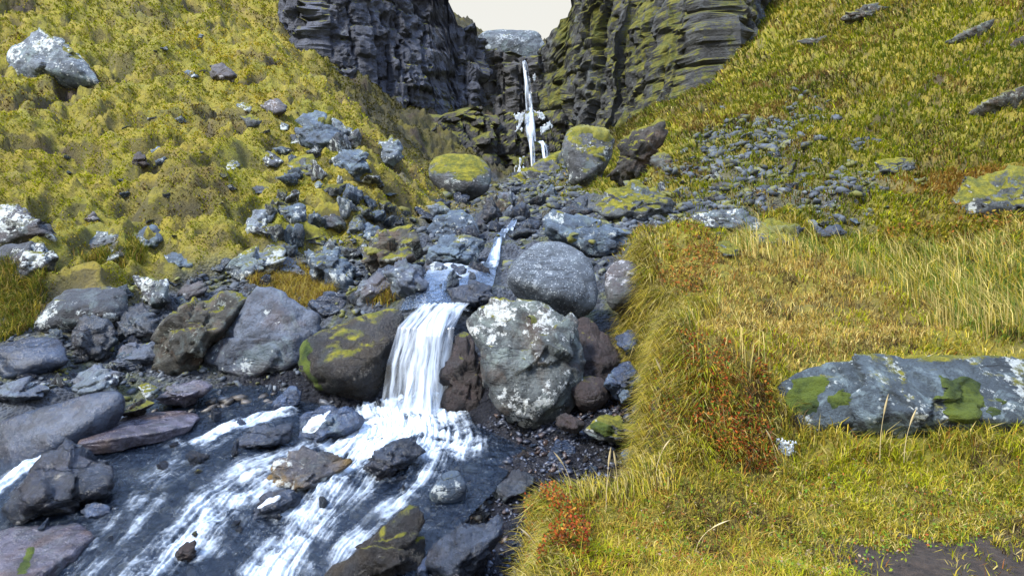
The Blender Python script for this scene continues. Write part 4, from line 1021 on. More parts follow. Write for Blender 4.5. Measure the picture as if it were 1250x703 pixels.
def build_stream():
    poly = [tuple(wpt(*p)[:2]) for p in ((-120, 720), (-120, 590), (0, 575), (90, 525), (140, 500), (230, 470), (330, 470), (360, 490), (430, 500), (470, 470), (560, 470), (575, 515), (600, 530), (640, 545), (600, 600), (560, 640), (540, 720), (500, 800), (-150, 800))]
    h = .0085
    xs = np.arange(-5.2, .2, h); ys = np.arange(3.05, 6.35, h)
    X, Yy = np.meshgrid(xs, ys)
    sh = X.shape; x = X.ravel(); y = Yy.ravel()
    foam = np.zeros(len(x)); vx = np.full(len(x), -.25); vy = np.full(len(x), -.55)
    for pts, wd, stg in FLOWS:
        q = [wpt(*p)[:2] for p in pts]
        best = np.full(len(x), 1e9); tx = np.zeros(len(x)); ty = np.zeros(len(x)); al = np.zeros(len(x))
        for (a, b) in zip(q[:-1], q[1:]):
            v = b - a; L2 = v @ v
            t = np.clip(((x - a[0]) * v[0] + (y - a[1]) * v[1]) / L2, 0, 1)
            d = np.hypot(x - a[0] - t * v[0], y - a[1] - t * v[1])
            k = d < best; best[k] = d[k]; u = v / math.sqrt(L2); tx[k] = u[0]; ty[k] = u[1]
        g = np.exp(-(best / (wd * 1.35)) ** 2)
        foam = np.maximum(foam, stg * g)
        wv = np.exp(-(best / (wd * 2)) ** 2) * 6
        vx += tx * wv; vy += ty * wv
    # water parts round the rocks
    L = np.hypot(vx, vy) + 1e-6; vx /= L; vy /= L
    vx = vx + .35 * fbm2(x, y, 3, 2, 80); vy = vy + .35 * fbm2(x, y, 3, 2, 81)
    L = np.hypot(vx, vy) + 1e-6; vx = (vx / L).reshape(sh); vy = (vy / L).reshape(sh)
    # streaks: noise drawn out along the flow
    src = (fbm2(x, y, 46, 2, 83) + .5 * fbm2(x, y, 16, 2, 84)).reshape(sh)
    acc = np.zeros(sh); cnt = 0
    J, I = np.meshgrid(np.arange(sh[1]), np.arange(sh[0]))
    for sgn in (1, -1):
        fx = J.astype(float); fy = I.astype(float)
        for k in range(32):
            jx = np.clip(fx, 0, sh[1] - 1).astype(int); iy = np.clip(fy, 0, sh[0] - 1).astype(int)
            acc += src[iy, jx]; cnt += 1
            fx = fx + sgn * vx[iy, jx] * 1.3; fy = fy + sgn * vy[iy, jx] * 1.3
    st = acc / cnt; st = st / (st.std() + 1e-9)
    foam = foam.reshape(sh)
    ed = fbm2(x, y, 5.5, 4, 89, gain=.62).reshape(sh)
    f = np.clip(foam * (.92 + .17 * st + 1.1 * ed) - .02 + .02 * st + .10 * np.clip(ed, 0, 1), 0, 1.2)
    rough = np.clip(foam * 1.4, .12, 1)
    z = WSURF(x, y).reshape(sh) + .007 * st * rough + .075 * rough * fbm2(x, y, 3.4, 3, 86).reshape(sh) + .03 * np.clip(foam - .4, 0, 1) * fbm2(x, y, 16, 3, 90).reshape(sh) + .012 * (fbm2(x + .4 * y, y, 9, 3, 88)).reshape(sh) + .05 * np.clip(foam - .7, 0, 1)
    dd = seg_dist(x, y, poly); keep = (inside(x, y, poly) | (dd < .02)).reshape(sh)
    F = grid_faces(*sh); F = F[keep.ravel()[F].all(1)]
    used, inv = np.unique(F, return_inverse=True)
    co = np.stack([x, y, z.ravel()], 1)[used]
    return npmesh('water', co, inv.reshape(-1, 4), np.full(len(F), 4), WATER, attrs=dict(foam=f.ravel()[used], streak=st.ravel()[used] * .3 + .5))

tag(obj('water', build_stream()), kind='structure')

def ribbon(name, left, right, n=160, m=60, streak=14, amp=.03, foam0=1.0, gap=.9, mat=None, seed=0, bulge=.0, length=3.0):
    """a fall or run between two traced edges (world points), with strands drawn along it"""
    left = np.array(left); right = np.array(right)
    def samp(q, t):
        L = np.r_[0, np.cumsum(np.linalg.norm(np.diff(q, axis=0), axis=1))]; L /= L[-1]
        # smooth the corners
        return np.stack([np.interp(t, L, q[:, i]) for i in range(3)], 1)
    t = np.linspace(0, 1, n)
    A, B = samp(left, t), samp(right, t)
    for _ in range(6):
        A[1:-1] = (A[:-2] + 2 * A[1:-1] + A[2:]) / 4; B[1:-1] = (B[:-2] + 2 * B[1:-1] + B[2:]) / 4
    s = np.linspace(0, 1, m)
    P = A[:, None] * (1 - s)[None, :, None] + B[:, None] * s[None, :, None]
    wid = np.linalg.norm(A - B, axis=1).mean(); ln = np.linalg.norm(np.diff((A + B) / 2, axis=0), axis=1).sum()
    S, Tt = np.meshgrid(s, t)
    q = np.stack([(S * wid).ravel() * streak, (Tt * ln).ravel() * streak / 9, np.full(S.size, seed * 3.3)], 1)
    warp = fbm(q * np.array((.25, .6, 1)), 2, seed + 4)
    q[:, 0] += warp * 1.3
    st = fbm(q, 4, seed).reshape(S.shape); st /= st.std()
    d1 = np.gradient(P, axis=0); d2 = np.gradient(P, axis=1)
    nr = np.cross(d1.reshape(-1, 3), d2.reshape(-1, 3)); nr /= np.linalg.norm(nr, axis=1)[:, None] + 1e-9
    nr = nr.reshape(P.shape)
    sign = np.where((nr * P).sum(-1) > 0, -1, 1)[..., None]
    edge = np.minimum(sstep(0, .12, S), sstep(0, .12, 1 - S))
    P = P + nr * sign * (amp * st * edge + bulge * 4 * S * (1 - S))[..., None]
    f = foam0 * (.78 + gap * .42 * st) * (.55 + .45 * edge)
    return P.reshape(-1, 3), grid_faces(n, m), dict(foam=np.clip(f, 0, 1.3).ravel(), streak=(st * .3 + .5).ravel())

def add_ribbon(name, parent, mat, base, **k):
    P, F, at = ribbon(name, **k)
    return obj(name, npmesh(name, P - base, F, np.full(len(F), 4), mat, attrs=at), parent)

def fall_mat(name):
    N = NT(name)
    f = N.attr('foam').outputs['Fac']; st = N.attr('streak').outputs['Fac']
    wb = N.bsdf((.60, .67, .76), .45, N.bump(st, .6, .03))
    tr = N.n('ShaderNodeBsdfTransparent'); tr.inputs['Color'].default_value = (.75, .80, .86, 1)
    gl = N.n('ShaderNodeBsdfGlossy'); N.setin(gl, 'Roughness', .15)
    m0 = N.n('ShaderNodeMixShader'); m0.inputs[0].default_value = .12; N.l(tr.outputs[0], m0.inputs[1]); N.l(gl.outputs[0], m0.inputs[2])
    m = N.n('ShaderNodeMixShader'); N.l(N.ramp(f, .05, 1.05, 0, .97), m.inputs[0]); N.l(m0.outputs[0], m.inputs[1]); N.l(wb, m.inputs[2])
    return N.surf(m.outputs[0])
FALL = fall_mat('falling water')

# small waterfall between the boulders
base = W(510, 500, 5.9)
sf = obj('small_waterfall', None, None, base); tag(sf, 'small white waterfall pouring between two boulders into the stream', 'waterfall')
add_ribbon('water_curtain', sf, FALL, base, left=[W(512, 371, 6.75), W(503, 381, 6.42), W(486, 399, 6.16), W(472, 445, 6.0), W(463, 512, 5.85)], right=[W(574, 369, 6.75), W(566, 378, 6.42), W(555, 399, 6.12), W(549, 448, 5.98), W(543, 515, 5.85)], n=220, m=160, streak=22, amp=.004, foam0=.60, gap=.55, seed=3)
add_ribbon('water_strand', sf, FALL, base, left=[W(532, 373, 6.6), W(522, 384, 6.28), W(508, 410, 6.0), W(498, 455, 5.88), W(490, 514, 5.72)], right=[W(560, 374, 6.6), W(548, 385, 6.25), W(540, 410, 6.0), W(536, 455, 5.88), W(538, 514, 5.72)], n=200, m=110, streak=20, amp=.006, foam0=.84, gap=.42, seed=8, bulge=.03)
# dark rock face that the small fall runs over
R('fallrock', 'X', [(470, 408), (492, 394), (515, 386), (556, 386), (562, 405), (556, 450), (552, 512), (462, 512), (466, 440)], 'wet', 'black wet rock face behind the small waterfall', 'boulder', 'boulder', Y=6.2, d=.35, front=.85, lean=.3)

# tall waterfall
base = W(650, 210, 47)
tf = obj('tall_waterfall', None, None, base); tag(tf, 'tall thin white waterfall dropping down the dark cliff', 'waterfall')
add_ribbon('upper_drop', tf, FALL, base, left=[W(636.5, 73, 52.5), W(637.5, 76, 50.0), W(640, 100, 49.4), W(642, 136, 48.6)], right=[W(643, 73, 52.5), W(643, 76, 50.0), W(647.5, 100, 49.4), W(651, 136, 48.6)], n=140, m=40, streak=3.2, amp=.05, foam0=.74, gap=.8, seed=11, bulge=.12)
add_ribbon('middle_drop', tf, FALL, base, left=[W(642, 135, 48.7), W(639.5, 142, 46.2), W(641, 160, 44.6), W(645, 174, 43.7)], right=[W(651, 135, 48.7), W(653, 142, 46.2), W(654, 160, 44.6), W(655, 174, 43.7)], n=120, m=50, streak=3.2, amp=.05, foam0=.50, gap=1.0, seed=12, bulge=.15)
add_ribbon('lower_drop', tf, FALL, base, left=[W(645, 172, 43.8), W(647, 185, 42.9), W(649, 214, 41.2)], right=[W(652, 172, 43.8), W(653, 185, 42.9), W(654, 214, 41.2)], n=100, m=40, streak=3.2, amp=.05, foam0=.74, gap=.8, seed=13, bulge=.1)
add_ribbon('side_stream', tf, FALL, base, left=[W(654, 172, 43.8), W(660, 176, 43.2), W(664, 203, 41.6)], right=[W(664, 173, 43.8), W(670, 180, 43.2), W(673, 200, 41.6)], n=80, m=30, streak=3, amp=.06, foam0=.55, gap=1.3, seed=14)
# stream coming down between the upper boulders
def ug(px, py, dz=.06):
    g = ground(px, py); x, y = g[0], g[1]
    return np.array((x, y, float(H0(x, y)) + dz))
_P, _F, _at = ribbon('water',
     left=[W(637, 246, 17.5), W(626, 268, 13.2), W(608, 285, 11.2), W(600, 305, 9.7), W(580, 322, 8.5), W(556, 338, 7.8), W(520, 356, 7.2), W(488, 372, 6.75)],
     right=[W(644, 246, 17.5), W(633, 268, 13.2), W(618, 285, 11.2), W(611, 305, 9.7), W(607, 322, 8.5), W(606, 340, 7.8), W(602, 358, 7.2), W(574, 370, 6.75)], n=320, m=80, streak=9, amp=.02, foam0=.36, gap=1.9, seed=21)
_w = _P[:, 2] - H0(_P[:, 0], _P[:, 1])
_hs = sum(H(_P[:, 0] + a, _P[:, 1] + b) for a in (-.15, 0, .15) for b in (-.15, 0, .15)) / 9
_P[:, 2] = _hs + .075 + .05 * fbm2(_P[:, 0], _P[:, 1], 4, 3, 92)
up = obj('water', npmesh('water', _P, _F, np.full(len(_F), 4), WATER2, True, _at))
tag(up, kind='structure')

# ------------------------------------------------------------------ loose stones of the shore, the gully and the scree
PROTO = {}
def proto(k):
    if k not in PROTO:
        rg = random.Random(k * 31 + 5)
        pts = [np.array([rg.gauss(0, 1) for _ in range(3)]) for _ in range(rg.choice((7, 8, 9)))]
        sc3 = np.array((1.0, rg.uniform(.6, 1.0), rg.uniform(.32, .6)))
        pts = [p / np.linalg.norm(p) * sc3 for p in pts]
        ws, f = rock_shape(pts, 4, 24, .05, k, .3)
        ws -= ws.mean(0)
        me = npmesh('stone', ws, f, np.full(len(f), 3), RM['blue'])
        PROTO[k] = me
    return PROTO[k]

TINT = {'pale': 'pale', 'blue': 'blue-grey', 'dark': 'dark', 'darklich': 'white-flecked', 'slab': 'violet-grey', 'wet': 'black wet', 'wetblue': 'wet slate-blue', 'mossy': 'moss-topped', 'brown': 'brown', 'mossyfar': 'moss-patched', 'rough': 'olive-brown', 'redbrown': 'red-brown', 'brownmoss': 'brown mustard-stained'}
used_labels = {o['label'] for o in COL.objects if 'label' in o}
def near_phrase(px, py):
    best = min(LAND, key=lambda q: max(0, abs(px - q[0]) - q[2] / 2) + max(0, abs(py - q[1]) - q[3] / 2) + .05 * math.hypot(px - q[0], py - q[1]))
    dx, dy = px - best[0], py - best[1]
    if abs(dx) / best[2] > abs(dy) / best[3]: rel = 'just left of' if dx < 0 else 'just right of'
    else: rel = 'just above' if dy < 0 else 'just below'
    w = best[4].split()
    return rel + ' the ' + ' '.join(w), best
def short(ph):
    cut = [' with ', ' beside ', ' on ', ' in ', ' at ', ' under ', ' alone ', ' below ', ' above ', ' between ', ' before ', ' behind ', ' against ', ' resting ', ' towards ', ' highest ', ' half ', ' leaning ', ' touching ', ' wedged ', ' tilted ', ' lying ', ' facing ', ' closing ', ' spread ', ' sloping ', ' splitting ', ' standing ', ' squeezed ', ' from ', ' directly ', ' just ', ' crusted ']
    for c in cut:
        i = ph.find(c)
        if i > 0 and len(ph[:i].split()) >= 3: ph = ph[:i]
    return ' '.join(ph.split()[:7]).rstrip(',')

def loose(px, py, size_px, kinds, rg, group, where):
    """one loose stone standing on the terrain where a photo pixel falls"""
    g = ground(px, py)
    k = g[1] / FPX
    r = size_px * k * .5
    for fx, fy, fr in FOOT:
        if math.hypot(g[0] - fx, g[1] - fy) < (fr + r) * (.44 if size_px > 24 else .62): return None
    FOOT.append((g[0], g[1], r))
    mat = rg.choice(kinds)
    big_ = size_px > 24
    o = bpy.data.objects.new('rock' if big_ else 'stone', proto(rg.randrange(22)))
    COL.objects.link(o)
    o.scale = (r, r * rg.uniform(.8, 1.1), r * (rg.uniform(1.2, 1.9) if big_ else rg.uniform(.85, 1.2)))
    o.rotation_euler = (rg.uniform(-.35, .35), rg.uniform(-.35, .35), rg.uniform(0, 6.28))
    zt = float(H(g[0], g[1]))
    if 'stream' in where: zt = float(WSURF(g[0], g[1])) + r * .05
    o.location = (g[0], g[1], zt + r * .16)
    o.material_slots[0].link = 'OBJECT'; o.material_slots[0].material = RM[mat]
    ph, best = near_phrase(px, py)
    i = ph.index('the ')
    rel, lm = ph[:i].strip(), short(ph[i + 4:])
    size = 'small' if size_px < 13 else 'medium-sized' if size_px < 22 else 'chunky' if size_px < 30 else 'large angular'
    cand = [f"{size} {TINT[mat]} stone {rel} the {lm}", f"{size} {TINT[mat]} stone {rel} the {lm}, {where}", f"{size} {TINT[mat]} angular stone {where} {rel} the {lm}", f"{size} {TINT[mat]} chipped stone {where}, near the {lm}"]
    for c in cand:
        if c not in used_labels and len(c.split()) <= 16:
            used_labels.add(c); tag(o, c, 'stone', group); return o
    o['label'] = f"{size} {TINT[mat]} stone among many like it {where}"; o['category'] = 'stone'; o['group'] = f"{size} {TINT[mat]} stones {where}"
    return o

rg = random.Random(11)
BIGROCK = True
def inpoly(px, py, poly):
    r = False
    for i in range(len(poly)):
        ax, ay = poly[i]; bx, by = poly[(i + 1) % len(poly)]
        if (ay > py) != (by > py) and px < (bx - ax) * (py - ay) / (by - ay) + ax: r = not r
    return r
def strew(poly, n, smin, smax, kinds, group, where, tries=40):
    x0, x1 = min(p[0] for p in poly), max(p[0] for p in poly); y0, y1 = min(p[1] for p in poly), max(p[1] for p in poly)
    c = 0
    for _ in range(n * tries):
        if c >= n: break
        px, py = rg.uniform(x0, x1), rg.uniform(y0, y1)
        if not inpoly(px, py, poly): continue
        if loose(px, py, smin + (smax - smin) * rg.random() ** 1.8, kinds, rg, group, where): c += 1

strew([(520, 262), (560, 240), (640, 235), (700, 240), (720, 262), (700, 290), (640, 290), (560, 300), (500, 290)], 36, 26, 54, ['blue', 'dark', 'wet', 'dark', 'rough', 'slab', 'blue'], 'blocks in the upper gully', 'in the upper gully')
strew([(440, 330), (520, 310), (580, 320), (590, 340), (540, 365), (470, 360), (400, 340)], 14, 24, 46, ['dark', 'slab', 'wet', 'blue'], 'blocks above the small waterfall', 'above the small waterfall')
strew([(370, 150), (420, 160), (480, 230), (510, 260), (440, 300), (380, 280), (330, 260), (340, 180)], 28, 18, 48, ['blue', 'pale', 'darklich', 'mossy', 'blue'], 'rocks clustered on the hill shoulder', 'on the hill shoulder')
strew([(60, 400), (200, 340), (320, 325), (430, 310), (430, 350), (200, 470), (60, 480), (0, 480), (0, 430)], 22, 24, 46, ['dark', 'slab', 'dark', 'darklich', 'wet'], 'blocks among the shore boulders', 'on the boulder shore')
strew([(290, 290), (350, 235), (470, 245), (520, 290), (440, 320), (330, 320)], 16, 22, 48, ['blue', 'darklich', 'pale', 'mossy', 'dark'], 'rocks at the foot of the mossy hill', 'at the foot of the mossy hill')
strew([(20, 480), (330, 470), (560, 530), (480, 690), (40, 690)], 30, 12, 36, ['wet', 'wetblue', 'wet', 'dark', 'brownmoss'], 'stones standing in the rapids', 'in the shallow stream')
strew([(740, 262), (800, 225), (860, 175), (930, 150), (985, 128), (960, 190), (1000, 215), (1100, 205), (1120, 245), (1000, 290), (900, 300), (790, 290)], 90, 8, 26, ['blue', 'pale', 'mossy', 'dark', 'mossyfar', 'darklich'], 'stones of the scree below the cliff', 'in the scree')
strew([(500, 262), (545, 235), (605, 225), (700, 225), (715, 250), (745, 290), (690, 320), (640, 300), (610, 330), (540, 330), (470, 320), (440, 300)], 34, 8, 20, ['blue', 'dark', 'dark', 'wet', 'darklich', 'slab'], 'stones along the upper stream', 'in the upper gully')
strew([(60, 400), (200, 330), (330, 315), (430, 300), (520, 300), (540, 350), (480, 370), (380, 390), (300, 370), (200, 480), (60, 500), (0, 500), (0, 440)], 46, 12, 34, ['slab', 'dark', 'blue', 'darklich', 'dark'], 'stones among the shore boulders', 'on the boulder shore')
strew([(545, 520), (600, 515), (720, 500), (790, 480), (800, 560), (700, 585), (645, 620), (645, 700), (520, 700), (540, 620), (560, 560)], 52, 9, 24, ['wet', 'wetblue', 'dark', 'wet', 'redbrown', 'wetblue'], 'wet stones beside the rapids', 'on the wet pebble bed')
strew([(160, 470), (260, 465), (350, 470), (345, 490), (220, 500), (170, 490)], 9, 8, 20, ['slab', 'wetblue', 'dark'], 'stones at the pool rim', 'at the pool rim')
strew([(700, 410), (750, 400), (790, 440), (790, 520), (720, 520)], 10, 10, 26, ['redbrown', 'wetblue', 'dark'], 'stones in the shaded gap', 'in the shaded gap')
strew([(30, 120), (200, 60), (380, 130), (480, 230), (430, 280), (200, 300), (60, 250)], 30, 6, 20, ['pale', 'blue', 'mossy', 'darklich', 'mossyfar'], 'stones on the mossy hillside', 'on the mossy hillside')

# small rubble nobody could count
def rubble(name, n, sampler, mat, smin, smax, seed):
    rs = np.random.default_rng(seed)
    x, y = sampler(n, rs)
    z = H(x, y)
    v, f = ico(1)
    prot = []
    for k in range(8):
        r2 = np.random.default_rng(k + seed)
        w = v.copy()
        for _ in range(8):
            nn = r2.normal(size=3); nn /= np.linalg.norm(nn); dd = r2.uniform(.30, .75)
            e = w @ nn; w = np.where((e > dd)[:, None], w - (e - dd)[:, None] * nn, w)
        prot.append(w * np.array((1, r2.uniform(.6, 1), r2.uniform(.4, .8))))
    prot = np.array(prot)
    nn = len(x)
    kk = rs.integers(0, 8, nn); an = rs.uniform(0, 6.28, nn); r = (smin + (smax - smin) * rs.random(nn) ** 2.5) * np.clip(y / 6, .7, 3)
    P = prot[kk] * r[:, None, None]
    c, s = np.cos(an)[:, None], np.sin(an)[:, None]
    tl = rs.uniform(-.5, .5, nn)[:, None]
    X = P[..., 0] * c - P[..., 1] * s; Y2 = P[..., 0] * s + P[..., 1] * c; Z = P[..., 2] + tl * P[..., 0]
    P = np.stack([X + x[:, None], Y2 + y[:, None], Z + (z + r * .15)[:, None]], -1)
    F = f[None] + (np.arange(nn) * len(v))[:, None, None]
    col = rs.random(nn); col = np.repeat(col, len(v))
    me = npmesh(name, P.reshape(-1, 3), F.reshape(-1, 3), np.full(nn * len(f), 3), mat, smooth=False, attrs=dict(tone=col))
    return tag(obj(name, me), kind='stuff')

def rubble_mat(name, a, b, c, rough, mossy=0):
    N = NT(name); t = N.attr('tone').outputs['Fac']; ge = N.n('ShaderNodeNewGeometry')
    n = N.noise(ge.outputs['Position'], 14, 8, .7)
    col = N.mix(N.ramp(t, 0, .6), a, b); col = N.mix(N.ramp(t, .8, .9), col, c)
    col = N.mix(N.ramp(n, .42, .65, 0, .7), col, tuple(x * .4 for x in a))
    if mossy: col = N.mix(N.ramp(N.noise(ge.outputs['Position'], 2.5, 8, .7), .5, .58, 0, mossy), col, (.13, .13, .016))
    return N.surf(N.bsdf(col, rough, N.bump(n, .6, .02)))
RUB_WET = rubble_mat('wet pebbles', (.018, .020, .030), (.055, .065, .095), (.07, .045, .035), .25)
RUB_BED = rubble_mat('brown bed stones', (.05, .042, .035), (.10, .085, .07), (.09, .10, .12), .3)
RUB_DRY = rubble_mat('scree rubble', (.030, .037, .047), (.080, .095, .118), (.15, .165, .18), .8, .85)
def poly_sampler(poly3):
    P = np.array(poly3)
    def f(n, rs):
        x = rs.uniform(P[:, 0].min(), P[:, 0].max(), n * 3); y = rs.uniform(P[:, 1].min(), P[:, 1].max(), n * 3)
        k = inside(x, y, poly3); return x[k][:n], y[k][:n]
    return f
rubble('pebbles', 2600, poly_sampler([tuple(ground(*p)[:2]) for p in ((520, 705), (560, 620), (570, 530), (640, 500), (720, 500), (790, 470))] + [tuple(W(*p)[:2]) for p in ((788, 560, 3.7), (700, 600, 3.4), (648, 620, 3.2), (640, 720, 2.6))]), RUB_WET, .012, .065, 5)
def scree_s(n, rs):
    P = np.array(SCREE); x = rs.uniform(P[:, 0].min() - 1, P[:, 0].max() + 1, n * 4); y = rs.uniform(8.5, 24, n * 4)
    d = seg_dist(x, y, SCREE); s = np.where(inside(x, y, SCREE), d, -d) / (.08 * y + .1)
    k = (sstep(-.8, .8, s + 2.6 * fbm2(x, y, .9, 4, 33)) > rs.random(len(x)) * .9 + .1) & (fbm2(x, y, 1.5, 3, 39) > -.02)
    return x[k][:n], y[k][:n]
rubble('scree', 4600, scree_s, RUB_DRY, .02, .095, 6)
rubble('gully_rubble', 1800, poly_sampler([tuple(W(*p)[:2]) for p in ((440, 300, 10.2), (510, 265, 12), (560, 240, 22), (600, 225, 36), (690, 215, 34), (715, 250, 17), (780, 270, 11.5), (780, 330, 7.8), (650, 350, 7.6), (520, 345, 7.8))]), RUB_DRY, .02, .09, 7)
rubble('stream_bed_stones', 1500, poly_sampler([tuple(wpt(*p)[:2]) for p in ((-120, 720), (-120, 590), (90, 525), (230, 480), (330, 480), (470, 500), (575, 520), (600, 600), (540, 720))]), RUB_BED, .03, .13, 9)
rubble('shore_rubble', 1800, poly_sampler([tuple(W(*p)[:2]) for p in ((-100, 440, 6.6), (60, 400, 7.1), (210, 340, 8.2), (330, 318, 8.9), (440, 300, 9.8), (520, 350, 7.4), (450, 400, 6.6), (350, 470, 6.2), (200, 480, 6.1), (0, 500, 5.8))]), RUB_DRY, .015, .07, 8)
# ------------------------------------------------------------------ grass
def blade_mat():
    N = NT('grass blades')
    a = N.attr('col'); c = a.outputs['Color']
    df = N.n('ShaderNodeBsdfDiffuse'); N.l(c, df.inputs['Color'])
    tl = N.n('ShaderNodeBsdfTranslucent'); N.l(c, tl.inputs['Color'])
    m = N.n('ShaderNodeMixShader'); m.inputs[0].default_value = .28
    N.l(df.outputs[0], m.inputs[1]); N.l(tl.outputs[0], m.inputs[2])
    return N.surf(m.outputs[0])
BLADE = blade_mat()
GREEN = np.array((.085, .115, .018)); OLIVE = np.array((.215, .220, .018)); STRAW = np.array((.50, .40, .14)); GOLD = np.array((.40, .31, .042)); RUST = np.array((.24, .09, .022)); BROWN = np.array((.085, .060, .028)); LIME = np.array((.32, .325, .014))

def blades(name, x, y, length, width, col, lean, leandir, rs, droop=.5, kind='stuff'):
    n = len(x)
    z = H(x, y) - .01
    up = np.stack([np.zeros(n), np.zeros(n), np.ones(n)], 1)
    ld = np.stack([np.cos(leandir), np.sin(leandir), np.zeros(n)], 1)
    side = np.stack([-np.sin(leandir), np.cos(leandir), np.zeros(n)], 1)
    tw = rs.uniform(-1.2, 1.2, n)
    sv = side * np.cos(tw)[:, None] + ld * np.sin(tw)[:, None]
    a1 = lean * .5; a2 = lean + droop * rs.uniform(.2, 1.2, n)
    b = np.stack([x, y, z], 1)
    p1 = b + length[:, None] * .5 * (up * np.cos(a1)[:, None] + ld * np.sin(a1)[:, None])
    p2 = p1 + length[:, None] * .5 * (up * np.cos(a2)[:, None] + ld * np.sin(a2)[:, None])
    w = width[:, None] * sv * .5
    V = np.stack([b - w, b + w, p1 - w * .75, p1 + w * .75, p2], 1).reshape(-1, 3)
    k = np.arange(n)[:, None] * 5
    F = np.concatenate([(k + np.array((0, 1, 3, 2))), (k + np.array((2, 3, 4)))], 1).ravel()
    lt = np.tile((4, 3), n)
    C = np.repeat(col, 5, 0)
    me = npmesh(name, V, F, lt, BLADE, attrs=dict(col=C))
    return tag(obj(name, me), kind=kind)

def tufts(n_t, per, sampler, rs, spread):
    x, y = sampler(n_t, rs)
    nt = len(x)
    td = rs.uniform(0, 6.28, nt)
    i = np.repeat(np.arange(nt), per)
    sp = spread(x, y)[i]
    a = rs.uniform(0, 6.28, len(i)); r = sp * np.sqrt(rs.random(len(i)))
    return x, y, i, x[i] + r * np.cos(a), y[i] + r * np.sin(a), a

def fan_sampler(y0, y1, x0=None, x1=None, ok=None, power=1.0):
    """random ground points whose density falls off with distance, where ok(x, y) says grass grows"""
    def f(n, rs):
        X, Y = np.empty(0), np.empty(0)
        while len(X) < n:
            yy = np.exp(rs.uniform(math.log(y0), math.log(y1), n * 2)); u = rs.uniform(-1, 1, n * 2)
            xx = u * (yy * 1.02 + 1.5)
            k = ok(xx, yy); X = np.r_[X, xx[k]]; Y = np.r_[Y, yy[k]]
        return X[:n], Y[:n]
    return f

def pickcol(rs, n, table):
    w = np.array([t[1] for t in table], float); w /= w.sum()
    c = np.array([t[0] for t in table])[rs.choice(len(table), n, p=w)]
    return c * rs.uniform(.65, 1.25, (n, 1)) * rs.uniform(.92, 1.08, (n, 3))

FOOTA = np.array(FOOT)
def off_rocks(x, y, slack=.8):
    ok = np.ones(len(x), bool)
    for P in SHAPES:
        a = np.array(P); k = (x > a[:, 0].min()) & (x < a[:, 0].max()) & (y > a[:, 1].min()) & (y < a[:, 1].max())
        if k.any():
            j = np.nonzero(k)[0]; ok[j[inside(x[j], y[j], P)]] = False
    return ok

rs = np.random.default_rng(3)
# hillsides
def hill_ok(x, y):
    r, r2 = rocky_at(x, y); m, s = bank_mask(x, y)
    pe = sstep(.28, .40, fbm2(x, y, .75, 3, 63)) * sstep(2, -1, x)
    bedrock = (y > 39) & (x > -7) & (x < 4) & (fbm2(x, y, .3, 3, 140) > -.25)
    return ~bedrock & (fbm2(x, y, 1.9, 3, 141) + .25 * rs.random(len(x)) > np.where(x < 0, -.10, -.2)) & (pe < rs.random(len(x)) * .9 + .1) & ((r < .35 + .3 * rs.random(len(x))) | ((r2 > r * .8) & (y > 9) & (rs.random(len(x)) < .20))) & ((m < .02) | (y > 8.0)) & off_rocks(x, y, .55)
tx, ty, i, bx, by, a = tufts(66000, 9, fan_sampler(6.3, 58, ok=hill_ok), rs, lambda x, y: (.035 + .006 * y) * np.where(x > 0, 3.2, 1.0))
hea = sstep(-.05, .35, fbm2(tx, ty, .42, 5, 21) + .5 * fbm2(tx, ty, 2.1, 3, 22) - .05)
gold = sstep(-.2, .35, fbm2(tx, ty, .3, 4, 121)); lime = sstep(-.05, .3, fbm2(tx, ty, .55, 4, 122))
n = len(i)
base_c = np.where((rs.random(n) < hea[i] * .65)[:, None], BROWN, np.where((rs.random(n) < gold[i] * .62)[:, None], GOLD, np.where((rs.random(n) < lime[i] * .8)[:, None], LIME, OLIVE)))
right = (tx > 0)[i]
base_c = np.where((right & (rs.random(n) < .30))[:, None], GREEN * 1.25, base_c)
base_c = np.where((rs.random(n) < .10)[:, None], STRAW * .85, base_c)
bump_c = W(1190, 215, 11.6)
rp = sstep(.12, .40, fbm2(bx, by, .5, 4, 151)) * right; base_c = np.where((rs.random(n) < rp * .55)[:, None], np.array((.24, .15, .045)), base_c)
ru = sstep(2.2, .4, np.hypot((bx - bump_c[0]) / 1.2, (by - 11.6) / .8)); base_c = np.where((rs.random(n) < ru * .8)[:, None], np.array((.30, .17, .035)), base_c)
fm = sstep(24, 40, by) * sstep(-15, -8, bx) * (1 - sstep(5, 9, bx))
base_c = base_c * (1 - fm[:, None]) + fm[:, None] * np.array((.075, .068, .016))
base_c = np.where(right[:, None], base_c * np.array((1.28, 1.30, 1.3)), base_c * np.array((1.22, 1.24, 1.15)))
base_c = base_c * rs.uniform(.5, 1.3, (n, 1))
e = .3
gx = (H0(bx + e, by) - H0(bx - e, by)); gy = (H0(bx, by + e) - H0(bx, by - e))
down = np.arctan2(-gy, -gx) + rs.normal(0, .55, n)
L = (.035 + .0055 * by) * rs.uniform(.5, 1.5, n) * np.where(right, 1.35, .48)
blades('hill_grass', bx, by, L, (.0022 + .0016 * by) * rs.uniform(.7, 1.4, n), base_c, rs.uniform(.55, 1.25, n), down, rs, .7)

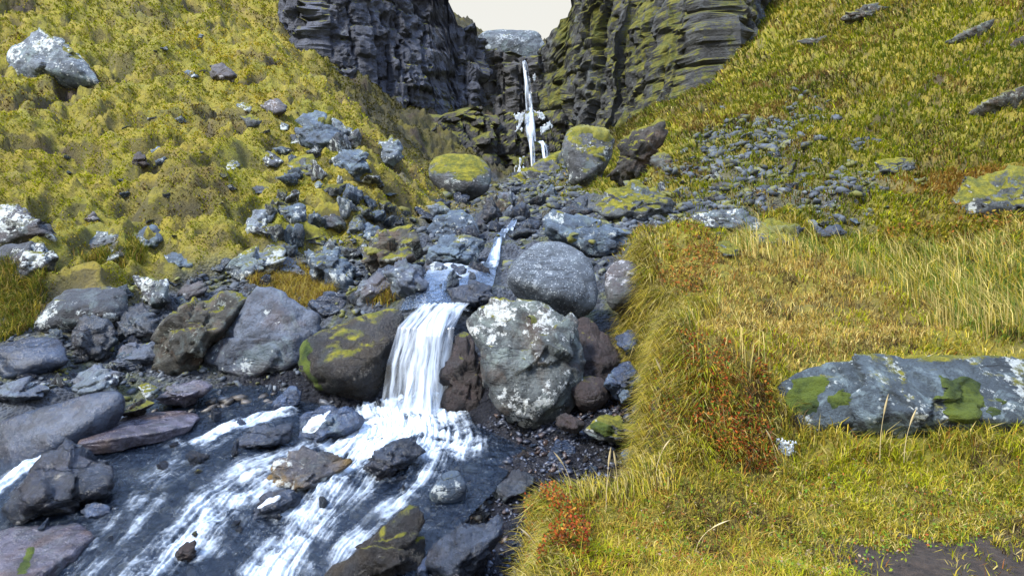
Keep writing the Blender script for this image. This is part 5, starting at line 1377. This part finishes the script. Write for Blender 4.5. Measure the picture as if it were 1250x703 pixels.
# meadow behind the bank
def meadow_ok(x, y):
    m, s = bank_mask(x, y)
    return (m > .5) & (s > .03) & off_rocks(x, y, .75)
soil_c = W(1195, 690, 2.52)
def bank_ok(x, y):
    soil = np.hypot((x - soil_c[0]) / 1.15, (y - soil_c[1]) / .62) + .35 * fbm2(x, y, 5, 4, 25)
    return meadow_ok(x, y) & ((soil > .5) | (rs.random(len(x)) < .07)) & (x > -.1)
tx, ty, i, bx, by, a = tufts(21000, 12, fan_sampler(1.7, 9.5, ok=bank_ok), rs, lambda x, y: .02 + .008 * y)
n = len(i)
pt = fbm2(tx, ty, 1.1, 4, 131); pt2 = fbm2(tx, ty, 2.4, 4, 132)
px, py = project(np.stack([bx, by, H0(bx, by)], 1))
dry = sstep(-.15, .3, pt)[i]
face = inside(px, py, [(790, 425), (960, 400), (940, 470), (935, 520), (945, 590), (800, 600), (770, 500)]) | inside(px, py, [(640, 600), (720, 620), (740, 720), (640, 720)])
greenside = inside(px, py, [(960, 310), (1260, 290), (1260, 430), (1200, 420), (1050, 340)]) 
p = rs.random(n)
c = np.where((p < .34 + .2 * dry)[:, None], GOLD, np.where((p < .70)[:, None], OLIVE, np.where((p < .84)[:, None], STRAW, np.where((p < .95)[:, None], GREEN * 1.2, RUST))))
c = np.where((greenside & (rs.random(n) < .5))[:, None], np.array((.10, .165, .025)), c)
topg = inside(px, py, [(770, 440), (775, 340), (830, 325), (1000, 330), (1190, 400), (950, 450), (900, 440)])
q3 = rs.random(n)
c = np.where((topg & (rs.random(n) < .8))[:, None], np.where((q3 < .5)[:, None], np.array((.38, .25, .06)), np.where((q3 < .75)[:, None], STRAW, np.array((.17, .11, .04)))), c)
bright = inside(px, py, [(645, 585), (800, 575), (950, 600), (950, 720), (640, 720)])
c = np.where((bright & (rs.random(n) < .55))[:, None], np.where((rs.random(n) < .6)[:, None], np.array((.36, .27, .05)), np.where((rs.random(n) < .5)[:, None], LIME, np.array((.30, .13, .04)))), c)
dk = sstep(.12, .35, fbm2(bx, by, 3.4, 3, 133)); c = np.where((rs.random(n) < dk * .6)[:, None], BROWN, c)
c = np.where((face & (rs.random(n) < .38))[:, None], np.where((rs.random(n) < .5)[:, None], RUST, BROWN), c)  # rust growth; the brown share paints shade into the bank face
c = np.where(((rs.random(n) < sstep(.05, .4, pt2)[i] * .5))[:, None], LIME, c)
c = c * rs.uniform(.65, 1.3, (n, 1))
top = sstep(0.0, 1.0, by)
front_ = inside(px, py, [(955, 505), (1260, 500), (1260, 585), (1080, 575), (955, 590)])
hang = inside(px, py, [(770, 450), (930, 450), (945, 520), (945, 575), (800, 580), (785, 530)])
L = (.035 + .008 * by) * rs.uniform(.5, 1.6, n) * (1 + .9 * greenside + 1.1 * front_ + .8 * hang)
edge = bank_mask(bx, by)[1]
blades('bank_grass', bx, by, L, (.0022 + .00085 * by) * rs.uniform(.7, 1.4, n), c, rs.uniform(.25, 1.25, n) + .5 * hang, np.where(hang & (rs.random(n) < .8), rs.normal(-1.7, .6, n), rs.uniform(0, 6.28, n)), rs, .8)

# overhanging fringe along the bank edge
def edge_pts(n, rs):
    E = BANK_EDGE[1:14]; out = []
    seg = [math.hypot(E[k + 1][0] - E[k][0], E[k + 1][1] - E[k][1]) for k in range(len(E) - 1)]
    k = rs.choice(len(seg), n, p=np.array(seg) / sum(seg)); t = rs.random(n)
    A = np.array(E)[k]; B = np.array(E)[k + 1]
    P = A + (B - A) * t[:, None]; d = (B - A); d /= np.linalg.norm(d, axis=1)[:, None]
    nrm = np.stack([-d[:, 1], d[:, 0]], 1)
    return P, nrm
P, nr = edge_pts(26000, rs)
inn = rs.uniform(-.12, .22, len(P))
x = P[:, 0] - nr[:, 0] * inn; y = P[:, 1] - nr[:, 1] * inn
n = len(x); p = rs.random(n)
c = np.where((p < .35)[:, None], GOLD, np.where((p < .55)[:, None], OLIVE, np.where((p < .80)[:, None], STRAW * .9, np.where((p < .88)[:, None], GREEN, BROWN)))) * rs.uniform(.6, 1.2, (n, 1))
blades('overhanging_grass', x, y, rs.uniform(.10, .30, n) * np.clip(y / 4.5, .6, 1.3), (.0025 + .0007 * y) * rs.uniform(.7, 1.3, n), c, rs.uniform(.7, 1.5, n), np.arctan2(nr[:, 1], nr[:, 0]) + rs.normal(0, .5, n), rs, 1.2)

# longer pale grass with seed heads in the meadow and along the ridge of the bank
def long_ok(x, y):
    m, s = bank_mask(x, y); z = H0(x, y); px, py = project(np.stack([x, y, z], 1))
    g = inside(px, py, [(1000, 330), (1080, 300), (1260, 290), (1260, 430), (1190, 420)]) | inside(px, py, [(900, 300), (1000, 290), (1000, 345), (890, 345)]) | (inside(px, py, [(780, 430), (900, 400), (960, 440), (930, 580), (790, 560)]) & (rs.random(len(x)) < .08))
    return g & (s > .02) & off_rocks(x, y, .7)
tx, ty, i, bx, by, a = tufts(620, 7, fan_sampler(3.2, 9.0, ok=long_ok), rs, lambda x, y: .05 + 0 * x)
n = len(i); p = rs.random(n)
c = np.where((p < .45)[:, None], STRAW * 1.1, np.where((p < .7)[:, None], GOLD, np.array((.12, .17, .03)))) * rs.uniform(.7, 1.25, (n, 1))
blades('long_grass', bx, by, rs.uniform(.18, .48, n), .0020 + .0009 * by, c, rs.uniform(.05, .6, n), rs.normal(2.6, .9, n), rs, .9)
# dry brown grass tuft patches on the boulder shore
def dry_ok(x, y):
    px, py = project(np.stack([x, y, H0(x, y)], 1))
    return inside(px, py, [(300, 345), (325, 325), (380, 330), (410, 345), (400, 372), (340, 368)]) | inside(px, py, [(90, 345), (130, 320), (195, 318), (170, 345), (110, 352)]) | inside(px, py, [(455, 360), (480, 350), (478, 372), (450, 378)]) | inside(px, py, [(0, 350), (70, 345), (40, 395), (0, 410)])
tx, ty, i, bx, by, a = tufts(900, 14, fan_sampler(6.4, 9.4, ok=dry_ok), rs, lambda x, y: .06 + 0 * x)
n = len(i); p = rs.random(n); lf = bx < -4.0
c = np.where((p < .45)[:, None], GOLD, np.where((p < .75)[:, None], STRAW * .8, np.array((.20, .11, .04)))) * rs.uniform(.6, 1.2, (n, 1))
c = np.where((lf & (rs.random(n) < .6))[:, None], np.array((.11, .13, .02)), c)
blades('dry_grass', bx, by, rs.uniform(.10, .26, n), .0075 + 0 * by, c, rs.uniform(.2, 1.1, n), rs.uniform(0, 6.28, n), rs, .9)

# red and green bilberry leaves on the faces of the bank
def leafs(name, n, poly_list, y0, y1, table, seed, size=(.007, .014), hi=.13):
    rs = np.random.default_rng(seed)
    def ok(x, y):
        px, py = project(np.stack([x, y, H0(x, y)], 1)); g = np.zeros(len(x), bool)
        for q in poly_list: g |= inside(px, py, q)
        return g & off_rocks(x, y, .6) & (fbm2(x, y, 3.2, 3, 140 + seed) > -.12)
    x, y = fan_sampler(y0, y1, ok=ok)(n, rs)
    z = H(x, y) + rs.uniform(.0, hi, n)
    c = pickcol(rs, n, table)
    nrm = rs.normal(size=(n, 3)) + np.array((0, -.6, .9)); nrm /= np.linalg.norm(nrm, axis=1)[:, None]
    t = np.cross(nrm, rs.normal(size=(n, 3))); t /= np.linalg.norm(t, axis=1)[:, None]; b = np.cross(nrm, t)
    s = rs.uniform(*size, n)[:, None] * np.clip(y / 4, .8, 2.5)[:, None]
    P = np.stack([x, y, z], 1)
    V = np.stack([P - t * s, P + b * s * .55 + nrm * s * .15, P + t * s, P - b * s * .55 + nrm * s * .15], 1).reshape(-1, 3)
    F = (np.arange(n)[:, None] * 4 + np.array((0, 1, 2, 3)))
    return tag(obj(name, npmesh(name, V, F, np.full(n, 4), BLADE, attrs=dict(col=np.repeat(c, 4, 0)))), kind='stuff')
LEAFT = [((.32, .075, .02), 5), ((.22, .045, .02), 3), ((.36, .17, .03), 4), ((.16, .15, .02), 4), ((.10, .17, .03), 2), ((.12, .06, .03), 3)]
leafs('bilberry_leaves', 10500, [[(780, 450), (830, 430), (880, 440), (935, 455), (945, 520), (945, 580), (840, 590), (790, 540)], [(640, 610), (700, 620), (730, 720), (640, 720)], [(1020, 500), (1110, 490), (1100, 560), (1010, 540)]], 2.4, 4.6, LEAFT, 1)
leafs('low_shrub_leaves', 3200, [[(790, 310), (850, 305), (880, 340), (870, 380), (780, 380)], [(1070, 290), (1150, 275), (1250, 280), (1250, 320), (1120, 315)]], 5.4, 10.5, [((.30, .12, .03), 4), ((.22, .17, .03), 4), ((.14, .08, .03), 3)], 2)
leafs('herb_leaves', 2600, [[(650, 600), (1250, 560), (1250, 640), (1050, 700), (660, 700)]], 2.4, 3.7, [((.12, .22, .03), 5), ((.24, .26, .03), 4), ((.30, .10, .03), 2), ((.30, .22, .14), 2)], 3, (.006, .013), .05)

# single dry stalks that stand out at the bank edge
stalk_m = NT('dry stalk'); STALK = stalk_m.surf(stalk_m.bsdf((.46, .37, .20), .8))
def stalk(px, py, Y, h, lean, label, group=None):
    o0 = W(px, py, Y); x, y = o0[0], o0[1]; base = np.array((x, y, float(H(x, y)) - .02))
    n = 14; t = np.linspace(0, 1, n)
    cx = lean * h * t ** 2; cz = h * (t - .18 * abs(lean) * t ** 3); cy = .05 * h * np.sin(t * 3)
    def tube(c, r):
        k = 6; a = np.arange(k) * 2 * math.pi / k
        V = np.concatenate([c[j] + r[j] * np.stack([np.cos(a), np.sin(a), a * 0], 1) for j in range(len(c))])
        F = [(j * k + q, j * k + (q + 1) % k, (j + 1) * k + (q + 1) % k, (j + 1) * k + q) for j in range(len(c) - 1) for q in range(k)]
        return V, np.array(F)
    C = np.stack([cx, cy, cz], 1)
    e = obj('grass_stalk', None, None, base); tag(e, label, 'grass stalk', group)
    V, F = tube(C, np.linspace(.0022, .0010, n)); obj('stem', npmesh('stem', V, F, np.full(len(F), 4), STALK), e)
    V, F = tube(C[-5:], np.array((.0012, .005, .0055, .004, .001))); obj('seed_head', npmesh('seed_head', V, F, np.full(len(F), 4), STALK), e)
for q in ((740, 620, 3.1, .36, .05, 'tallest straw-coloured grass stalk standing upright in the near bank grass'),
          (662, 690, 2.62, .22, -.45, 'single pale stalk leaning out over the stream at the bank corner'),
          (755, 606, 3.2, .30, -.1, 'straight dry stalk just right of the flat blue slab above the bank'),
          (700, 612, 3.2, .30, -.35, 'bent dry stalk at the back edge of the near bank'),
          (800, 600, 3.3, .24, .3, 'dry stalk tilted towards the hanging grass at the bank edge'),
          (815, 520, 3.75, .34, -.25, 'curved straw stalk reaching out from the hanging grass'),
          (1075, 560, 3.4, .42, .04, 'tall pale stalk rising in front of the long blue-grey slab'),
          (1105, 555, 3.4, .36, .12, 'slightly shorter stalk beside the tall one before the long slab'),
          (950, 560, 3.4, .26, -.3, 'arching pale stalk beside the hanging white ice plate'),
          (850, 655, 2.85, .20, .75, 'flattened pale stalk lying across the near bank grass')):
    stalk(*q)

# ------------------------------------------------------------------ camera, sky and light
cam = bpy.data.cameras.new('camera'); cam.sensor_width = 36; cam.lens = 36 * FPX / 1250; cam.clip_end = 2000; cam.clip_start = .05
co = bpy.data.objects.new('camera', cam); COL.objects.link(co); co.location = (0, 0, 0); co.rotation_euler = (math.radians(90) - PITCH, 0, 0)
sc.camera = co

SUN_EL, SUN_AZ = math.radians(52), math.radians(238)     # azimuth from +Y clockwise
wd = bpy.data.worlds.new('World'); sc.world = wd; wd.use_nodes = True
nt = wd.node_tree; nt.nodes.clear()
o_ = nt.nodes.new('ShaderNodeOutputWorld'); bg = nt.nodes.new('ShaderNodeBackground'); sky = nt.nodes.new('ShaderNodeTexSky')
sky.sky_type = 'NISHITA'; sky.sun_disc = False; sky.sun_elevation = SUN_EL; sky.sun_rotation = SUN_AZ
bg.inputs['Strength'].default_value = .11
# thin bright overcast: a pale cloud veil over the sky, warmer towards the horizon
tc = nt.nodes.new('ShaderNodeTexCoord'); sx = nt.nodes.new('ShaderNodeSeparateXYZ'); nt.links.new(tc.outputs['Generated'], sx.inputs[0])
mr = nt.nodes.new('ShaderNodeMapRange'); nt.links.new(sx.outputs['Z'], mr.inputs[0]); mr.inputs[1].default_value = .38; mr.inputs[2].default_value = .85
veil = nt.nodes.new('ShaderNodeMix'); veil.data_type = 'RGBA'; nt.links.new(mr.outputs[0], veil.inputs[0])
veil.inputs[6].default_value = (2.7, 2.62, 2.36, 1); veil.inputs[7].default_value = (4.2, 6.0, 10.0, 1)
nz = nt.nodes.new('ShaderNodeTexNoise'); nz.inputs['Scale'].default_value = 1.6; nz.inputs['Detail'].default_value = 5; nt.links.new(tc.outputs['Generated'], nz.inputs['Vector'])
mf = nt.nodes.new('ShaderNodeMapRange'); nt.links.new(nz.outputs['Fac'], mf.inputs[0]); mf.inputs[1].default_value = .3; mf.inputs[2].default_value = .7; mf.inputs[3].default_value = .90; mf.inputs[4].default_value = .97
mx = nt.nodes.new('ShaderNodeMix'); mx.data_type = 'RGBA'; nt.links.new(mf.outputs[0], mx.inputs[0]); nt.links.new(sky.outputs[0], mx.inputs[6]); nt.links.new(veil.outputs[2], mx.inputs[7])
nt.links.new(mx.outputs[2], bg.inputs[0]); nt.links.new(bg.outputs[0], o_.inputs[0])
sl = bpy.data.lights.new('sun', 'SUN'); sl.energy = 2.5; sl.angle = math.radians(11); sl.color = (1, .97, .90)
so = bpy.data.objects.new('sun', sl); COL.objects.link(so)
dirv = Vector((math.sin(SUN_AZ) * math.cos(SUN_EL), math.cos(SUN_AZ) * math.cos(SUN_EL), math.sin(SUN_EL)))
so.rotation_euler = dirv.to_track_quat('Z', 'Y').to_euler()
sc.view_settings.view_transform = 'Standard'; sc.view_settings.look = 'None'; sc.view_settings.gamma = 1; sc.view_settings.use_curve_mapping = False
sc.view_settings.exposure = 1.6
sc.cycles.max_bounces = 5; sc.cycles.diffuse_bounces = 3; sc.cycles.glossy_bounces = 3; sc.cycles.transparent_max_bounces = 12; sc.cycles.transmission_bounces = 3
sc.cycles.use_denoising = True; sc.cycles.sample_clamp_direct = 5; sc.cycles.sample_clamp_indirect = 3
